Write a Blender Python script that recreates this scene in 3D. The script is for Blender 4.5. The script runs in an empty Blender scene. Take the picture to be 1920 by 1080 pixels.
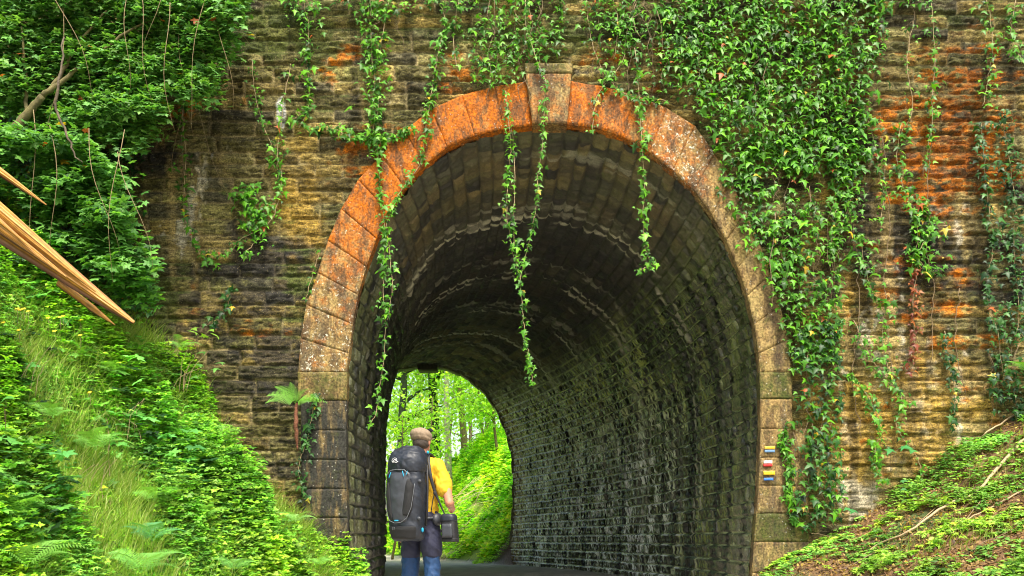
import bpy, bmesh, math, random
import numpy as np
from mathutils import Vector, Matrix
random.seed(7)
RNG = np.random.default_rng(7)
S = bpy.context.scene
COL = S.collection
R = math.radians

# ------------------------------------------------------------ camera, sky, sun, exposure
F = 1500.0            # focal length in photo pixels (1920 wide)
HOR = 1010.0          # photo row of the horizon
EYE = 0.72
WY = 9.4              # distance of the facade
cam = bpy.data.cameras.new("camera"); camo = bpy.data.objects.new("camera", cam); COL.objects.link(camo)
cam.sensor_width = 36; cam.lens = 36*F/1920; cam.shift_y = (HOR-540)/1920
camo.location = (0, 0, EYE); camo.rotation_euler = (R(90), 0, 0)
cam.clip_start = 0.05; cam.clip_end = 1000
S.camera = camo

SUN_EL, SUN_AZ = 60.0, 163.0     # azimuth clockwise from +Y
world = bpy.data.worlds.new("World"); S.world = world; world.use_nodes = True
wn = world.node_tree; wn.nodes.clear()
sky = wn.nodes.new('ShaderNodeTexSky'); sky.sky_type = 'NISHITA'; sky.sun_disc = False
sky.sun_elevation = R(SUN_EL); sky.sun_rotation = R(SUN_AZ); sky.air_density = 1.6; sky.dust_density = 4.0; sky.ozone_density = 0.6
bg = wn.nodes.new('ShaderNodeBackground'); bg.inputs[1].default_value = 0.15
wo = wn.nodes.new('ShaderNodeOutputWorld')
wn.links.new(sky.outputs[0], bg.inputs[0]); wn.links.new(bg.outputs[0], wo.inputs[0])
sl = bpy.data.lights.new("sun", 'SUN'); sl.energy = 3.1; sl.angle = R(18); sl.color = (1, .94, .80)
so = bpy.data.objects.new("sun", sl); COL.objects.link(so)
az = R(SUN_AZ); el = R(SUN_EL)
sdir = Vector((math.sin(az)*math.cos(el), math.cos(az)*math.cos(el), math.sin(el)))
so.rotation_euler = sdir.to_track_quat('Z', 'Y').to_euler()
S.view_settings.view_transform = 'Standard'; S.view_settings.look = 'None'
S.view_settings.exposure = 1.05; S.view_settings.gamma = 1
S.cycles.max_bounces = 7; S.cycles.diffuse_bounces = 4; S.cycles.glossy_bounces = 3; S.cycles.transmission_bounces = 4
S.cycles.use_denoising = True
S.cycles.sample_clamp_indirect = 6
S.cycles.filter_width = 1.05

# ------------------------------------------------------------ helpers
def P(px, py, Y=WY):
    return np.array([(px-960)/F*Y, Y, EYE+(HOR-py)/F*Y])

TB = RNG.random((16, 256, 256))
def vn(x, y, seed=0):
    x = np.asarray(x, float); y = np.asarray(y, float)
    xi = np.floor(x).astype(int); yi = np.floor(y).astype(int); fx = x-xi; fy = y-yi
    fx = fx*fx*(3-2*fx); fy = fy*fy*(3-2*fy); t = TB[seed % 16]
    o = (seed//16)*37
    a = t[(xi+o) & 255, yi & 255]; b = t[(xi+1+o) & 255, yi & 255]
    c = t[(xi+o) & 255, (yi+1) & 255]; d = t[(xi+1+o) & 255, (yi+1) & 255]
    return (a*(1-fx)+b*fx)*(1-fy)+(c*(1-fx)+d*fx)*fy
def fbm(x, y, seed=0, oc=4):
    s = 0; a = 1; t = 0
    for k in range(oc):
        s = s+a*vn(x*2**k+k*13.7, y*2**k+k*7.3, seed+k); t += a; a *= .5
    return s/t
def ss(a, b, x):
    t = np.clip((x-a)/(b-a), 0, 1); return t*t*(3-2*t)
def lerp(a, b, t):
    return a*(1-t)+b*t

def mesh_np(name, v, faces, mat=None, col=None, parent=None, smooth=False, mats=None, midx=None):
    """faces: (n,3) or (n,4) int array"""
    v = np.asarray(v, np.float32).reshape(-1, 3); faces = np.asarray(faces, np.int32)
    me = bpy.data.meshes.new(name); n, k = faces.shape
    me.vertices.add(len(v)); me.vertices.foreach_set('co', v.ravel())
    me.loops.add(n*k); me.loops.foreach_set('vertex_index', faces.ravel())
    me.polygons.add(n); me.polygons.foreach_set('loop_start', np.arange(n, dtype=np.int32)*k)
    me.polygons.foreach_set('loop_total', np.full(n, k, np.int32))
    if smooth: me.polygons.foreach_set('use_smooth', np.ones(n, bool))
    if col is not None:
        a = me.attributes.new('col', 'FLOAT_COLOR', 'POINT')
        c = np.ones((len(v), 4), np.float32); c[:, :col.shape[1]] = col
        a.data.foreach_set('color', c.ravel())
    for m in (mats or ([mat] if mat else [])): me.materials.append(m)
    if midx is not None: me.polygons.foreach_set('material_index', np.asarray(midx, np.int32))
    me.update(calc_edges=True); me.validate()
    o = bpy.data.objects.new(name, me); COL.objects.link(o)
    if parent: o.parent = parent
    return o

def tag(o, label=None, cat=None, group=None, kind=None):
    if label: o['label'] = label
    if cat: o['category'] = cat
    if group: o['group'] = group
    if kind: o['kind'] = kind
    return o
def empty(name, loc, label, cat, group=None):
    o = bpy.data.objects.new(name, None); COL.objects.link(o); o.location = loc
    o.empty_display_size = .1
    return tag(o, label, cat, group)
def under(child, root):
    """parent a world-space mesh below an empty without moving it"""
    child.parent = root
    bpy_loc = root.location
    child.matrix_parent_inverse = Matrix.Translation(bpy_loc).inverted() if root.rotation_euler.z == 0 else root.matrix_basis.inverted()
    return child

def grid_faces(nr, nc, keep=None):
    i = np.arange(nr-1)[:, None]*nc+np.arange(nc-1)[None, :]
    f = np.stack([i, i+1, i+nc+1, i+nc], -1).reshape(-1, 4)
    return f if keep is None else f[keep.ravel()]

class NT:
    def __init__(s, name):
        s.m = bpy.data.materials.new(name); s.m.use_nodes = True; s.t = s.m.node_tree
        s.b = s.t.nodes['Principled BSDF']; s.out = s.t.nodes['Material Output']
    def n(s, ty, **k):
        nd = s.t.nodes.new(ty)
        for a, b in k.items(): setattr(nd, a, b)
        return nd
    def l(s, a, b): s.t.links.new(a, b)
    def obj(s, scale=(1, 1, 1)):
        tc = s.n('ShaderNodeTexCoord'); mp = s.n('ShaderNodeMapping'); mp.inputs['Scale'].default_value = scale
        s.l(tc.outputs['Object'], mp.inputs[0]); return mp.outputs[0]
    def noise(s, scale, detail=4, rough=.6, vec=None):
        nd = s.n('ShaderNodeTexNoise'); nd.inputs['Scale'].default_value = scale
        nd.inputs['Detail'].default_value = detail; nd.inputs['Roughness'].default_value = rough
        if vec is not None: s.l(vec, nd.inputs['Vector'])
        return nd.outputs['Fac']
    def ramp(s, fac, stops):
        nd = s.n('ShaderNodeValToRGB'); el = nd.color_ramp.elements
        while len(el) < len(stops): el.new(.5)
        for e, (p, c) in zip(el, stops):
            e.position = p; e.color = (c, c, c, 1) if isinstance(c, (int, float)) else (*c, 1)
        s.l(fac, nd.inputs[0]); return nd.outputs[0]
    def mix(s, fac, a, b, mode='MIX'):
        nd = s.n('ShaderNodeMix', data_type='RGBA', blend_type=mode)
        for sock, v in ((nd.inputs[0], fac), (nd.inputs[6], a), (nd.inputs[7], b)):
            if hasattr(v, 'is_output'): s.l(v, sock)
            elif isinstance(v, (int, float)): sock.default_value = v
            else: sock.default_value = (*v, 1)
        return nd.outputs[2]
    def attr(s, name='col'):
        nd = s.n('ShaderNodeAttribute', attribute_name=name); return nd
    def bump(s, h, strength=.5, dist=.01):
        nd = s.n('ShaderNodeBump'); nd.inputs['Strength'].default_value = strength; nd.inputs['Distance'].default_value = dist
        s.l(h, nd.inputs['Height']); s.l(nd.outputs[0], s.b.inputs['Normal'])
    def rough(s, v):
        if hasattr(v, 'is_output'): s.l(v, s.b.inputs['Roughness'])
        else: s.b.inputs['Roughness'].default_value = v
    def base(s, c):
        if hasattr(c, 'is_output'): s.l(c, s.b.inputs['Base Color'])
        else: s.b.inputs['Base Color'].default_value = (*c, 1)

def simple(name, col, rough=.7, var=.25, scale=30, bump=.3, bd=.004, metal=0):
    m = NT(name); v = m.obj(); f = m.noise(scale, 4, .6, v)
    a = tuple(c*(1-var) for c in col); b = tuple(min(1, c*(1+var)) for c in col)
    m.base(m.ramp(f, [(.3, a), (.7, b)])); m.rough(rough); m.b.inputs['Metallic'].default_value = metal
    if bump: m.bump(f, bump, bd)
    return m.m

def leaf_mat(name, rough=.42, trans=.3, spec=.5):
    m = NT(name); a = m.attr()
    v = m.obj(); f = m.noise(60, 2, .5, v)
    c = m.mix(1.0, a.outputs['Color'], m.ramp(f, [(.2, .8), (.8, 1.2)]), 'MULTIPLY')
    m.base(c); m.rough(rough); m.b.inputs['Specular IOR Level'].default_value = spec
    tr = m.n('ShaderNodeBsdfTranslucent'); m.l(m.mix(1.0, c, (1.3, 1.35, .5), 'MULTIPLY'), tr.inputs[0])
    mx = m.n('ShaderNodeMixShader'); mx.inputs[0].default_value = trans
    m.l(m.b.outputs[0], mx.inputs[1]); m.l(tr.outputs[0], mx.inputs[2]); m.l(mx.outputs[0], m.out.inputs[0])
    return m.m

# wall stone: colour worked out per vertex, fine grain in the shader
def wall_mat():
    m = NT('rubble_stone'); a = m.attr(); v = m.obj()
    f = m.noise(60, 6, .8, v); f2 = m.noise(11, 6, .75, m.obj((1, 1, 4.5)))
    c = m.mix(1.0, a.outputs['Color'], m.ramp(f, [(.36, .28), (.50, .95), (.66, 1.9)]), 'MULTIPLY')
    c = m.mix(1.0, c, m.ramp(f2, [(.34, .35), (.5, 1.), (.66, 1.7)]), 'MULTIPLY')
    # pin-head lichen and grime specks
    sp = m.ramp(m.noise(48, 3, .6, m.obj((1, 1, 1.3))), [(.64, 0), (.70, .7)])
    c = m.mix(sp, c, (.42, .36, .20)); sd_ = m.ramp(m.noise(33, 4, .7, m.obj((1, 2, 2.2))), [(.30, .8), (.40, 0)])
    c = m.mix(sd_, c, (.022, .018, .014))
    m.base(c); m.rough(.85); m.b.inputs['Specular IOR Level'].default_value = .25; m.bump(f, 1., .022); return m.m
M_WALL = wall_mat()

def lichen_mat():
    """dressed arch stone: sandstone under orange lichen, white lichen spots and dark damp; col.r = orange, col.g = white, col.b = moss"""
    m = NT('lichen_covered_sandstone'); a = m.attr(); sep = m.n('ShaderNodeSeparateColor'); m.l(a.outputs['Color'], sep.inputs[0])
    v = m.obj()
    n1 = m.noise(5, 6, .65, v); n2 = m.noise(40, 4, .6, v); n3 = m.noise(22, 5, .75, v)
    sand = m.mix(m.ramp(n1, [(.35, 0), (.65, 1)]), (.24, .15, .055), (.36, .26, .10))
    sand = m.mix(m.ramp(m.noise(3.1, 5, .6, m.obj((1.5, 1, .5))), [(.48, 0), (.62, .75)]), sand, (.07, .055, .04))
    orange = m.mix(m.ramp(n3, [(.35, 0), (.6, 1)]), (.58, .15, .004), (.34, .095, .010))
    def mask(sock, nz, lo, hi):
        ad = m.n('ShaderNodeMath', operation='ADD'); m.l(sock, ad.inputs[0]); m.l(nz, ad.inputs[1])
        return m.ramp(ad.outputs[0], [(lo, 0), (hi, 1)])
    # halve so the sum stays in the ramp's range
    def half(s_):
        h = m.n('ShaderNodeMath', operation='MULTIPLY'); h.inputs[1].default_value = .5; m.l(s_, h.inputs[0]); return h.outputs[0]
    nb = m.noise(7.5, 6, .72, v)
    c = m.mix(mask(half(sep.outputs[0]), half(nb), .53, .68), sand, orange)
    c = m.mix(m.ramp(m.noise(6.2, 6, .7, m.obj((1.6, 1, .55))), [(.47, 0), (.60, .78)]), c, (.09, .055, .028))
    c = m.mix(mask(half(a.outputs['Alpha']), half(m.noise(5, 5, .65, m.obj((2.2, 1, .45)))), .50, .64), c, (.035, .034, .028))
    c = m.mix(mask(half(sep.outputs[2]), half(m.noise(9, 6, .75, v)), .46, .62), c, (.06, .075, .014))
    c = m.mix(mask(half(sep.outputs[1]), half(m.noise(26, 5, .7, v)), .535, .57), c, (.62, .58, .46))
    vo = m.n('ShaderNodeTexVoronoi'); vo.inputs['Scale'].default_value = 17; m.l(v, vo.inputs['Vector'])
    c = m.mix(m.ramp(vo.outputs['Distance'], [(.09, .6), (.14, 0)]), c, (.45, .43, .36))
    c = m.mix(1.0, c, m.ramp(n2, [(.34, .5), (.66, 1.5)]), 'MULTIPLY')
    m.base(c); m.rough(.8); m.b.inputs['Specular IOR Level'].default_value = .2; m.bump(n2, .7, .008); return m.m
M_LICHEN = lichen_mat()

def lining_mat():
    m = NT('wet_tunnel_stone'); a = m.attr(); v = m.obj()
    f = m.noise(55, 5, .7, v)
    c = m.mix(1.0, a.outputs['Color'], m.ramp(f, [(.25, .45), (.75, 1.5)]), 'MULTIPLY')
    m.base(c); m.l(a.outputs['Alpha'], m.b.inputs['Roughness'])
    m.b.inputs['IOR'].default_value = 1.75; m.b.inputs['Specular IOR Level'].default_value = .6
    m.bump(f, .9, .012); return m.m
M_LINING = lining_mat()

M_IVY = leaf_mat('ivy_leaf', .42, .28, .28)
M_LEAF = leaf_mat('soft_leaf', .5, .35, .35)
M_FAR = leaf_mat('woodland_leaf', .5, .6, .3)
M_GRASS = leaf_mat('grass_blade', .5, .35, .3)
M_STEM = simple('vine_stem', (.22, .15, .08), .7, .4, 60)
M_PALE = simple('pale_twig', (.42, .31, .17), .7, .3, 60)
M_TWIG = simple('brown_twig', (.24,.17,.08), .75, .35, 50)
M_BARK = simple('bark', (.10, .075, .045), .85, .5, 25, .8, .01)

# ------------------------------------------------------------ shapes of the tunnel mouth (photo pixels on the facade)
INL = [(645,1140),(652,1060),(655,1000),(651,900),(651,800),(653,720),(658,640),(672,560),(693,490),(720,420),(750,365),(790,320),(840,280),(900,255),(960,243),(1000,239),(1033,238)]
INR = [(1033,238),(1065,238),(1110,243),(1160,258),(1210,285),(1260,325),(1300,362),(1335,410),(1365,465),(1390,530),(1408,590),(1418,650),(1422,720),(1423,800),(1420,900),(1412,1000),(1408,1060),(1402,1140)]
OUTL = [(562,700),(567,625),(580,560),(602,505),(625,430),(660,360),(682,330),(725,285),(767,242),(805,213),(870,182),(925,168),(990,158)]
OUTR = [(1070,158),(1130,168),(1180,180),(1240,203),(1300,240),(1350,310),(1388,385),(1418,450),(1442,520),(1463,590),(1476,650),(1481,700)]
def w2(p): return np.array([(p[0]-960)/F*WY, EYE+(HOR-p[1])/F*WY])
def arclen(pts, k):
    pts = np.array(pts, float); d = np.r_[0, np.cumsum(np.hypot(*np.diff(pts, axis=0).T))]
    t = np.linspace(0, d[-1], k); return np.stack([np.interp(t, d, pts[:, 0]), np.interp(t, d, pts[:, 1])], 1)
def smooth_poly(pts, it=3):
    pts = arclen(pts, 200)
    for _ in range(it*6): pts[1:-1] = (pts[:-2]+2*pts[1:-1]+pts[2:])/4
    return pts
def in_poly(x, y, poly):
    c = np.zeros(x.shape, bool); n = len(poly)
    for i in range(n):
        x1, y1 = poly[i]; x2, y2 = poly[(i+1) % n]
        if y1 == y2: continue
        cond = ((y1 > y) != (y2 > y)) & (x < (x2-x1)*(y-y1)/(y2-y1)+x1)
        c ^= cond
    return c

bridge = empty('railway_bridge', (0.47, WY, 0), 'old stone railway bridge pierced by a horseshoe arched tunnel, rusty orange lichen on its arch', 'bridge')

# ------------------------------------------------------------ coursed stone height field
def courses(a, b, a0, a1, b0, b1, hmin, hmax, lmin, lmax, seed, wob=.012):
    """a = along the course, b = across the courses. returns block id noise values, distance to joint, ids"""
    rg = np.random.default_rng(seed)
    bb = b+wob*(fbm(a*1.3, b*2, seed, 2)-.5)*2
    edges = [b0]
    while edges[-1] < b1: edges.append(edges[-1]+rg.uniform(hmin, hmax))
    edges = np.array(edges); ci = np.clip(np.searchsorted(edges, bb)-1, 0, len(edges)-2)
    db = np.minimum(bb-edges[ci], edges[ci+1]-bb); fb = (bb-edges[ci])/(edges[ci+1]-edges[ci])
    da = np.zeros_like(a); bi = np.zeros(a.shape, int)
    for c in range(len(edges)-1):
        m = ci == c
        if not m.any(): continue
        e = [a0-rg.uniform(0, lmax)]
        while e[-1] < a1: e.append(e[-1]+rg.uniform(lmin, lmax))
        e = np.array(e); x = a[m]+.01*(vn(b[m]*30, a[m]*3, seed+2)-.5)
        k = np.clip(np.searchsorted(e, x)-1, 0, len(e)-2)
        da[m] = np.minimum(x-e[k], e[k+1]-x); bi[m] = k
    return ci, bi, da, db, fb
def hsh(ci, bi, k):
    return TB[k % 16][(ci*31+bi*7) & 255, (bi*53+ci*11+k*19) & 255]

def blob(px, py, cx, cy, rx, ry):
    return np.exp(-(((px-cx)/rx)**2+((py-cy)/ry)**2))

# facade
xs = np.r_[np.arange(-14, -6.4, .12), np.arange(-6.4, 6.42, .0155), np.arange(6.5, 14.1, .12)]
zs = np.r_[np.arange(-.2, 7.3, .0150), np.arange(7.32, 8.3, .03)]
X, Z = np.meshgrid(xs, zs)
ci, bi, da, db, fb = courses(X, Z, -14, 14, -.2, 8.4, .135, .200, .30, .80, 11)
h1, h2, h3, h4 = (hsh(ci, bi, k) for k in range(4))
d = np.minimum(da, db*1.0)
strata = fbm(X*5+h1*9, Z*38+h2*5, 3, 4); lump = fbm(X*11+h3*50, Z*13+h1*70, 5, 4)
rel = ss(.004, .030, d+.020*(lump-.5))*(.014+.026*h1+.055*(lump-.35)+.045*(strata-.5))
crk = 1-ss(.0, .075, np.abs(fbm(X*4.5+h1*31, Z*30+h2*17, 12, 4)-.5))
crk2 = 1-ss(.0, .05, np.abs(fbm(X*13+h3*31, Z*26+h2*17, 8, 3)-.5))
crk = np.maximum(crk, crk2*.6)*ss(.008, .03, d)
rel = rel+.010*(fbm(X*34, Z*44, 9, 2)-.5)-.014*crk
stone = ss(.004, .016, d+.010*(lump-.5))
Yw = WY-np.clip(rel, -.01, .06)
px = 960+X*F/WY; py = HOR-(Z-EYE)*F/WY
# colours
def C(*c): return np.array(c)[None, None, :]
base = np.zeros(X.shape+(3,))
pal = np.array([(.19,.13,.045),(.27,.18,.06),(.12,.095,.035),(.21,.165,.07),(.085,.068,.040),(.16,.135,.05),(.30,.21,.08)])
base = np.array([1.2,1.32,1.15])*pal[(h2*7).astype(int) % 7]*(.7+.6*h3)[..., None]*(.6+.8*strata)[..., None]
mort = lerp(C(.20,.15,.055), C(.34,.28,.14), fbm(X*3, Z*3, 2, 3)[..., None])
base = base*(1-.62*crk)[..., None]*(.55+.9*fbm(X*.9, Z*1.4, 15, 3))[..., None]
colr = lerp(mort, base, stone[..., None])
N = lambda sx, sz, s, oc=4: fbm(X*sx, Z*sz, s, oc)
def layer(c, mask, amount=1.0):
    global colr
    colr = lerp(colr, C(*c), np.clip(mask*amount, 0, 1)[..., None])
# dark damp
dk = .40*blob(px,py,300,300,60,90)+.55*blob(px,py,520,480,110,90)+.5*blob(px,py,1650,480,130,120)+.7*blob(px,py,1600,830,60,80)+.3*blob(px,py,450,620,200,60)+.4*blob(px,py,560,760,120,120)+.45*blob(px,py,1850,480,120,100)+.35+.25*blob(px,py,450,20,150,60)
layer((.028,.026,.026), ss(.60, .78, dk*.62+N(2.2, 5, 21)*.55+.10*(h4-.5)+.30*(N(16, 22, 22, 3)-.5)), .82)
# cream mineral streaks
cr = .75*blob(px,py,345,450,60,110)+.5*blob(px,py,400,320,120,70)+.5*blob(px,py,700,180,90,70)+.75*blob(px,py,1620,760,120,260)+.75*blob(px,py,1790,760,120,200)+.8*blob(px,py,1800,420,90,70)+.4*blob(px,py,1650,300,60,300)+.7*blob(px,py,1600,930,70,60)+.3*blob(px,py,620,420,40,200)
streak = N(7, .9, 31)
layer((.42,.31,.12), ss(.60, .80, cr*.5+streak*.62+.12*N(20, 20, 33, 2)), .7)
layer((.58,.52,.38), ss(.76, .88, cr*.42+N(9, 3.0, 34)*.55+.3*N(24, 18, 36, 3)), .75)
layer((.62,.62,.60), ss(.3, .5, .8*blob(px,py,527,215,10,38)+.4*blob(px,py,400,295,5,22)+.4*(N(25, 9, 35)-.5)), .85)
# ochre / yellow
oc_ = .25+.8*blob(px,py,1700,800,200,180)+.5*blob(px,py,1560,450,70,250)+.45*blob(px,py,600,330,110,140)+.5*blob(px,py,560,420,40,120)
layer((.40,.25,.04), ss(.62, .85, oc_*.55+N(4, 4, 41)*.6), .75)
# orange lichen
og = .04+.25*blob(px,py,1650,700,200,200)+.4*blob(px,py,400,200,150,40)+.4*blob(px,py,450,600,200,60)+.85*blob(px,py,1790,180,170,150)+.75*blob(px,py,1780,310,150,80)+.85*blob(px,py,700,290,110,60)+.7*blob(px,py,640,110,80,60)+.6*blob(px,py,1240,100,60,80)+.5*blob(px,py,300,220,60,20)+.6*blob(px,py,860,150,80,60)+.55*blob(px,py,1130,110,60,60)+.45*blob(px,py,1710,520,130,160)+.5*blob(px,py,1800,620,60,90)+.3*blob(px,py,580,400,40,120)+.3*blob(px,py,1850,780,70,70)
om = ss(.56, .72, og*.45+N(3.2, 7, 51)*.62+.16*(h3-.5)+.10*(N(10,3,54,3)-.5))
layer((.55,.16,.006), om*ss(.34,.60,N(13,26,52,4)+.18*(strata-.5)), .92)
layer((.27,.075,.012), ss(.62,.8,og*.35+N(6,6,53)*.62), .5)
# moss on ledges and towards the top, green algae
mo = .8*blob(px,py,480,60,160,70)+.6*blob(px,py,1000,60,300,60)+.6*blob(px,py,580,540,40,60)+.7*blob(px,py,300,560,50,90)+.35*blob(px,py,1780,20,150,40)+.36
layer((.075,.10,.018), ss(.60,.76, mo*.5+N(5,6,61)*.55+.12*(fb > .75)), .75)
runoff = ss(.54, .70, N(6.5, .55, 71, 4)+.14*(N(22, 6, 72, 3)-.5)+.03)
colr = colr*(1-.62*runoff*(.5+.5*N(9, 12, 73, 3)))[..., None]
colr = colr*(.72+.56*h4)[..., None]**.8
col4 = colr.reshape(-1, 3)
# opening: everything inside the middle of the ring is cut away
mid = [(608,1200),(608,700)]+[((a[0]+b[0])/2,(a[1]+b[1])/2) for a, b in zip(arclen(INL[5:],14), arclen(OUTL,14))]+[(1033,200)]+[((a[0]+b[0])/2,(a[1]+b[1])/2) for a, b in zip(arclen(INR[:13],14), arclen(OUTR,14))]+[(1452,700),(1452,1200)]
cx_ = (px[:-1, :-1]+px[1:, 1:])/2; cy_ = (py[:-1, :-1]+py[1:, 1:])/2
keep = ~in_poly(cx_, cy_, mid)
V = np.stack([X, Yw, Z], -1).reshape(-1, 3)
fc = mesh_np('facade_wall', V, grid_faces(*X.shape, keep), M_WALL, col4, None, True)
under(fc, bridge); fc['label'] = 'coursed rubble wall face streaked with orange lichen, cream lime and black damp'

# ------------------------------------------------------------ dressed stones of the ring and jambs
def dressed(name, q, front, depth=.07, n=22, orange=.7, white=.5, moss=.2, damp=0., wear=1., seed=0, parent=None, mat=None, label=None):
    """q: four (px,py) corners, counter-clockwise seen by the camera: a0,a1 along one side, b1,b0 along the other"""
    q = [w2(p) for p in q]
    s = np.linspace(0, 1, n); A, B = np.meshgrid(s, s)
    # crowd samples to the edges for a crisp arris
    A = .5-.5*np.cos(A*math.pi); B = .5-.5*np.cos(B*math.pi)
    pt = (q[0]*((1-A)*(1-B))[..., None]+q[1]*(A*(1-B))[..., None]+q[2]*(A*B)[..., None]+q[3]*((1-A)*B)[..., None])
    wA = np.linalg.norm(q[1]-q[0]); wB = np.linalg.norm(q[3]-q[0])
    e = np.minimum(np.minimum(A, 1-A)*wA, np.minimum(B, 1-B)*wB)
    nz = fbm(pt[..., 0]*9+seed, pt[..., 1]*9, seed, 4)
    y = WY-front+.013*wear*(1-ss(0, .012+.035*np.clip(nz-.35,0,1), e))-.022*(nz-.5)+.004*(vn(pt[..., 0]*60, pt[..., 1]*60, 3)-.5)
    v = np.stack([pt[..., 0], y, pt[..., 1]], -1).reshape(-1, 3)
    f = grid_faces(n, n)
    loop = list(range(n))+[n-1+n*k for k in range(1, n)]+[n*n-2-k for k in range(n-1)]+[n*(n-2-k) for k in range(n-2)]
    back = v[loop].copy(); back[:, 1] = WY+depth
    nb = len(v); L = len(loop); v = np.r_[v, back]
    side = np.array([[loop[i], nb+i, nb+(i+1) % L, loop[(i+1) % L]] for i in range(L)])
    f = np.r_[f, side]
    PX = 960+v[:, 0]*F/WY; PY = HOR-(v[:, 2]-EYE)*F/WY
    col = np.zeros((len(v), 4)); col[:, 3] = damp
    col[:, 0] = orange; col[:, 1] = white; col[:, 2] = moss
    o = mesh_np(name, v, f, mat or M_LICHEN, col, None, False)
    bm = bmesh.new(); bm.from_mesh(o.data); bmesh.ops.recalc_face_normals(bm, faces=bm.faces); bm.to_mesh(o.data); bm.free()
    o.data.polygons.foreach_set('use_smooth', np.arange(len(o.data.polygons)) < (n-1)**2)
    under(o, parent or bridge)
    if label: o['label'] = label
    return o
nv = 12
li, lo_ = arclen(INL[5:15]+[(998,240)], nv+1), arclen(OUTL, nv+1)
li[0] = (651, 700); lo_[0] = (562, 700)
for k in range(nv):
    t = k/(nv-1)
    dressed('voussoir', [lo_[k], li[k], li[k+1], lo_[k+1]], .075+.006*random.random(), orange=.55+.32*ss(.1,.5,t), white=.50-.18*t, moss=.30, damp=.25 if k else .45, seed=k)
ri, ro = arclen([(1062,239)]+INR[2:13], nv+1), arclen(OUTR, nv+1)
ri[-1] = (1422, 700); ro[-1] = (1481, 700)
for k in range(nv):
    t = k/(nv-1)
    dressed('voussoir', [ri[k], ro[k], ro[k+1], ri[k+1]], .075+.006*random.random(), orange=.85-.62*t, white=.40+.16*math.exp(-((t-.35)/.18)**2)-.15*t, moss=.25+.2*t, damp=.2+.25*t, seed=30+k)
dressed('keystone', [(985,150),(1070,150),(1062,243),(998,243)], .15, orange=.62, white=.4, moss=.35, seed=77, label='tapering keystone standing proud of the arch ring')
dressed('keystone_cap', [(983,132),(1072,132),(1071,151),(984,151)], .155, orange=.35, white=.4, moss=.6, seed=78, n=12)
def inx(side, y):
    pts = INL if side < 0 else INR
    ys = [p[1] for p in pts]; x_ = [p[0] for p in pts]
    return np.interp(y, ys[::-1], x_[::-1]) if side < 0 else np.interp(y, ys, x_)
yl = [700,752,808,863,917,971,1022,1074,1135]
for k in range(len(yl)-1):
    a, b = yl[k], yl[k+1]; o1 = 561 if k == 0 else 565+6*(k/8)
    nm = 'impost' if k == 0 else 'jamb_stone'
    dressed(nm, [(o1,a),(inx(-1,a),a),(inx(-1,b),b),(o1+1,b)], .085 if k == 0 else .07, orange=.12+.2*random.random(), white=.12, moss=.55 if k == 0 else .35+.1*k/8, damp=.3 if k == 0 else .78, seed=50+k)
yr = [700,750,805,859,911,963,1016,1074,1135]
for k in range(len(yr)-1):
    a, b = yr[k], yr[k+1]; o1 = 1482 if k < 2 else 1513
    nm = 'impost' if k == 0 else 'jamb_stone'
    dressed(nm, [(inx(1,a),a),(o1,a),(o1,b),(inx(1,b),b)], .075, orange=.18+.1*random.random(), white=.2, moss=.42+.2*(k in (0,5)), damp=.42+.15*(k in (0,5,6,7)), seed=60+k)
# painted trail marks on the right jamb
def stripe(x0, x1, y0, y1, col, nm):
    m = NT('trail_paint_'+nm); v = m.obj(); f = m.noise(60, 4, .6, v)
    m.base(m.mix(m.ramp(f, [(.36, .75), (.5, 0)]), col, tuple(.5*c+.10 for c in col))); m.rough(.6)
    n = 14; s = np.linspace(0, 1, n); A, B = np.meshgrid(s, np.linspace(0, 1, 4))
    xx = x0+(x1-x0)*A+.6*(vn(B*4, A*9, len(nm))-.5); yy = y0+(y1-y0)*B+.8*(vn(A*7, B*2, 5)-.5)
    v_ = np.stack([(xx-960)/F*WY, np.full(xx.shape, WY-.093), EYE+(HOR-yy)/F*WY], -1).reshape(-1, 3)
    o = mesh_np('painted_stripe', v_, grid_faces(4, n), m.m); under(o, bridge)
    sm = o.modifiers.new('t', 'SOLIDIFY'); sm.thickness = .002
    o['label'] = nm.replace('_', ' ')+' painted trail stripe on the right jamb'
stripe(1429,1448,838,844,(.75,.47,.02),'faded_yellow'); stripe(1429,1448,845,850,(.12,.24,.42),'faded_blue')
stripe(1427,1443,865,870.5,(.85,.83,.8),'white'); stripe(1427,1443,870.8,876,(.72,.02,.02),'red')
stripe(1427,1448,884,892,(.85,.58,.01),'yellow'); stripe(1427.5,1445,897,902,(.02,.17,.62),'blue')

# ------------------------------------------------------------ tunnel lining
ca, cb = .0225, .0189
def cen(u): return ca*u-cb*u*u
LEN = 12.9
prof = arclen(smooth_poly(INL[:-1]+INR), 760)
prof = np.array([w2(p) for p in prof])
sl_ = np.r_[0, np.cumsum(np.hypot(*np.diff(prof, axis=0).T))]
tg = np.gradient(prof, axis=0); tg /= np.linalg.norm(tg, axis=1)[:, None]
nrm = np.stack([tg[:, 1], -tg[:, 0]], 1)          # inward
us = np.arange(.03, LEN+.01, .0175)
U, SS = np.meshgrid(us, sl_)
ci, bi, da, db, fb = courses(U, SS, 0, LEN, 0, sl_[-1]+.1, .150, .205, .22, .5, 23, .02)
g1, g2, g3, g4 = (hsh(ci, bi, k+4) for k in range(4))
side_r = ss(sl_[-1]*.62, sl_[-1]*.70, SS)          # right wall
side_l = 1-ss(sl_[-1]*.28, sl_[-1]*.36, SS)
crown = np.clip(1-side_r-side_l, 0, 1)
flute = fbm(U*26+g1*9, SS*4+g2*20, 6, 3); lump = fbm(U*9+g2*30, SS*11+g3*20, 7, 4)
d = np.minimum(da*1.3, db)
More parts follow.
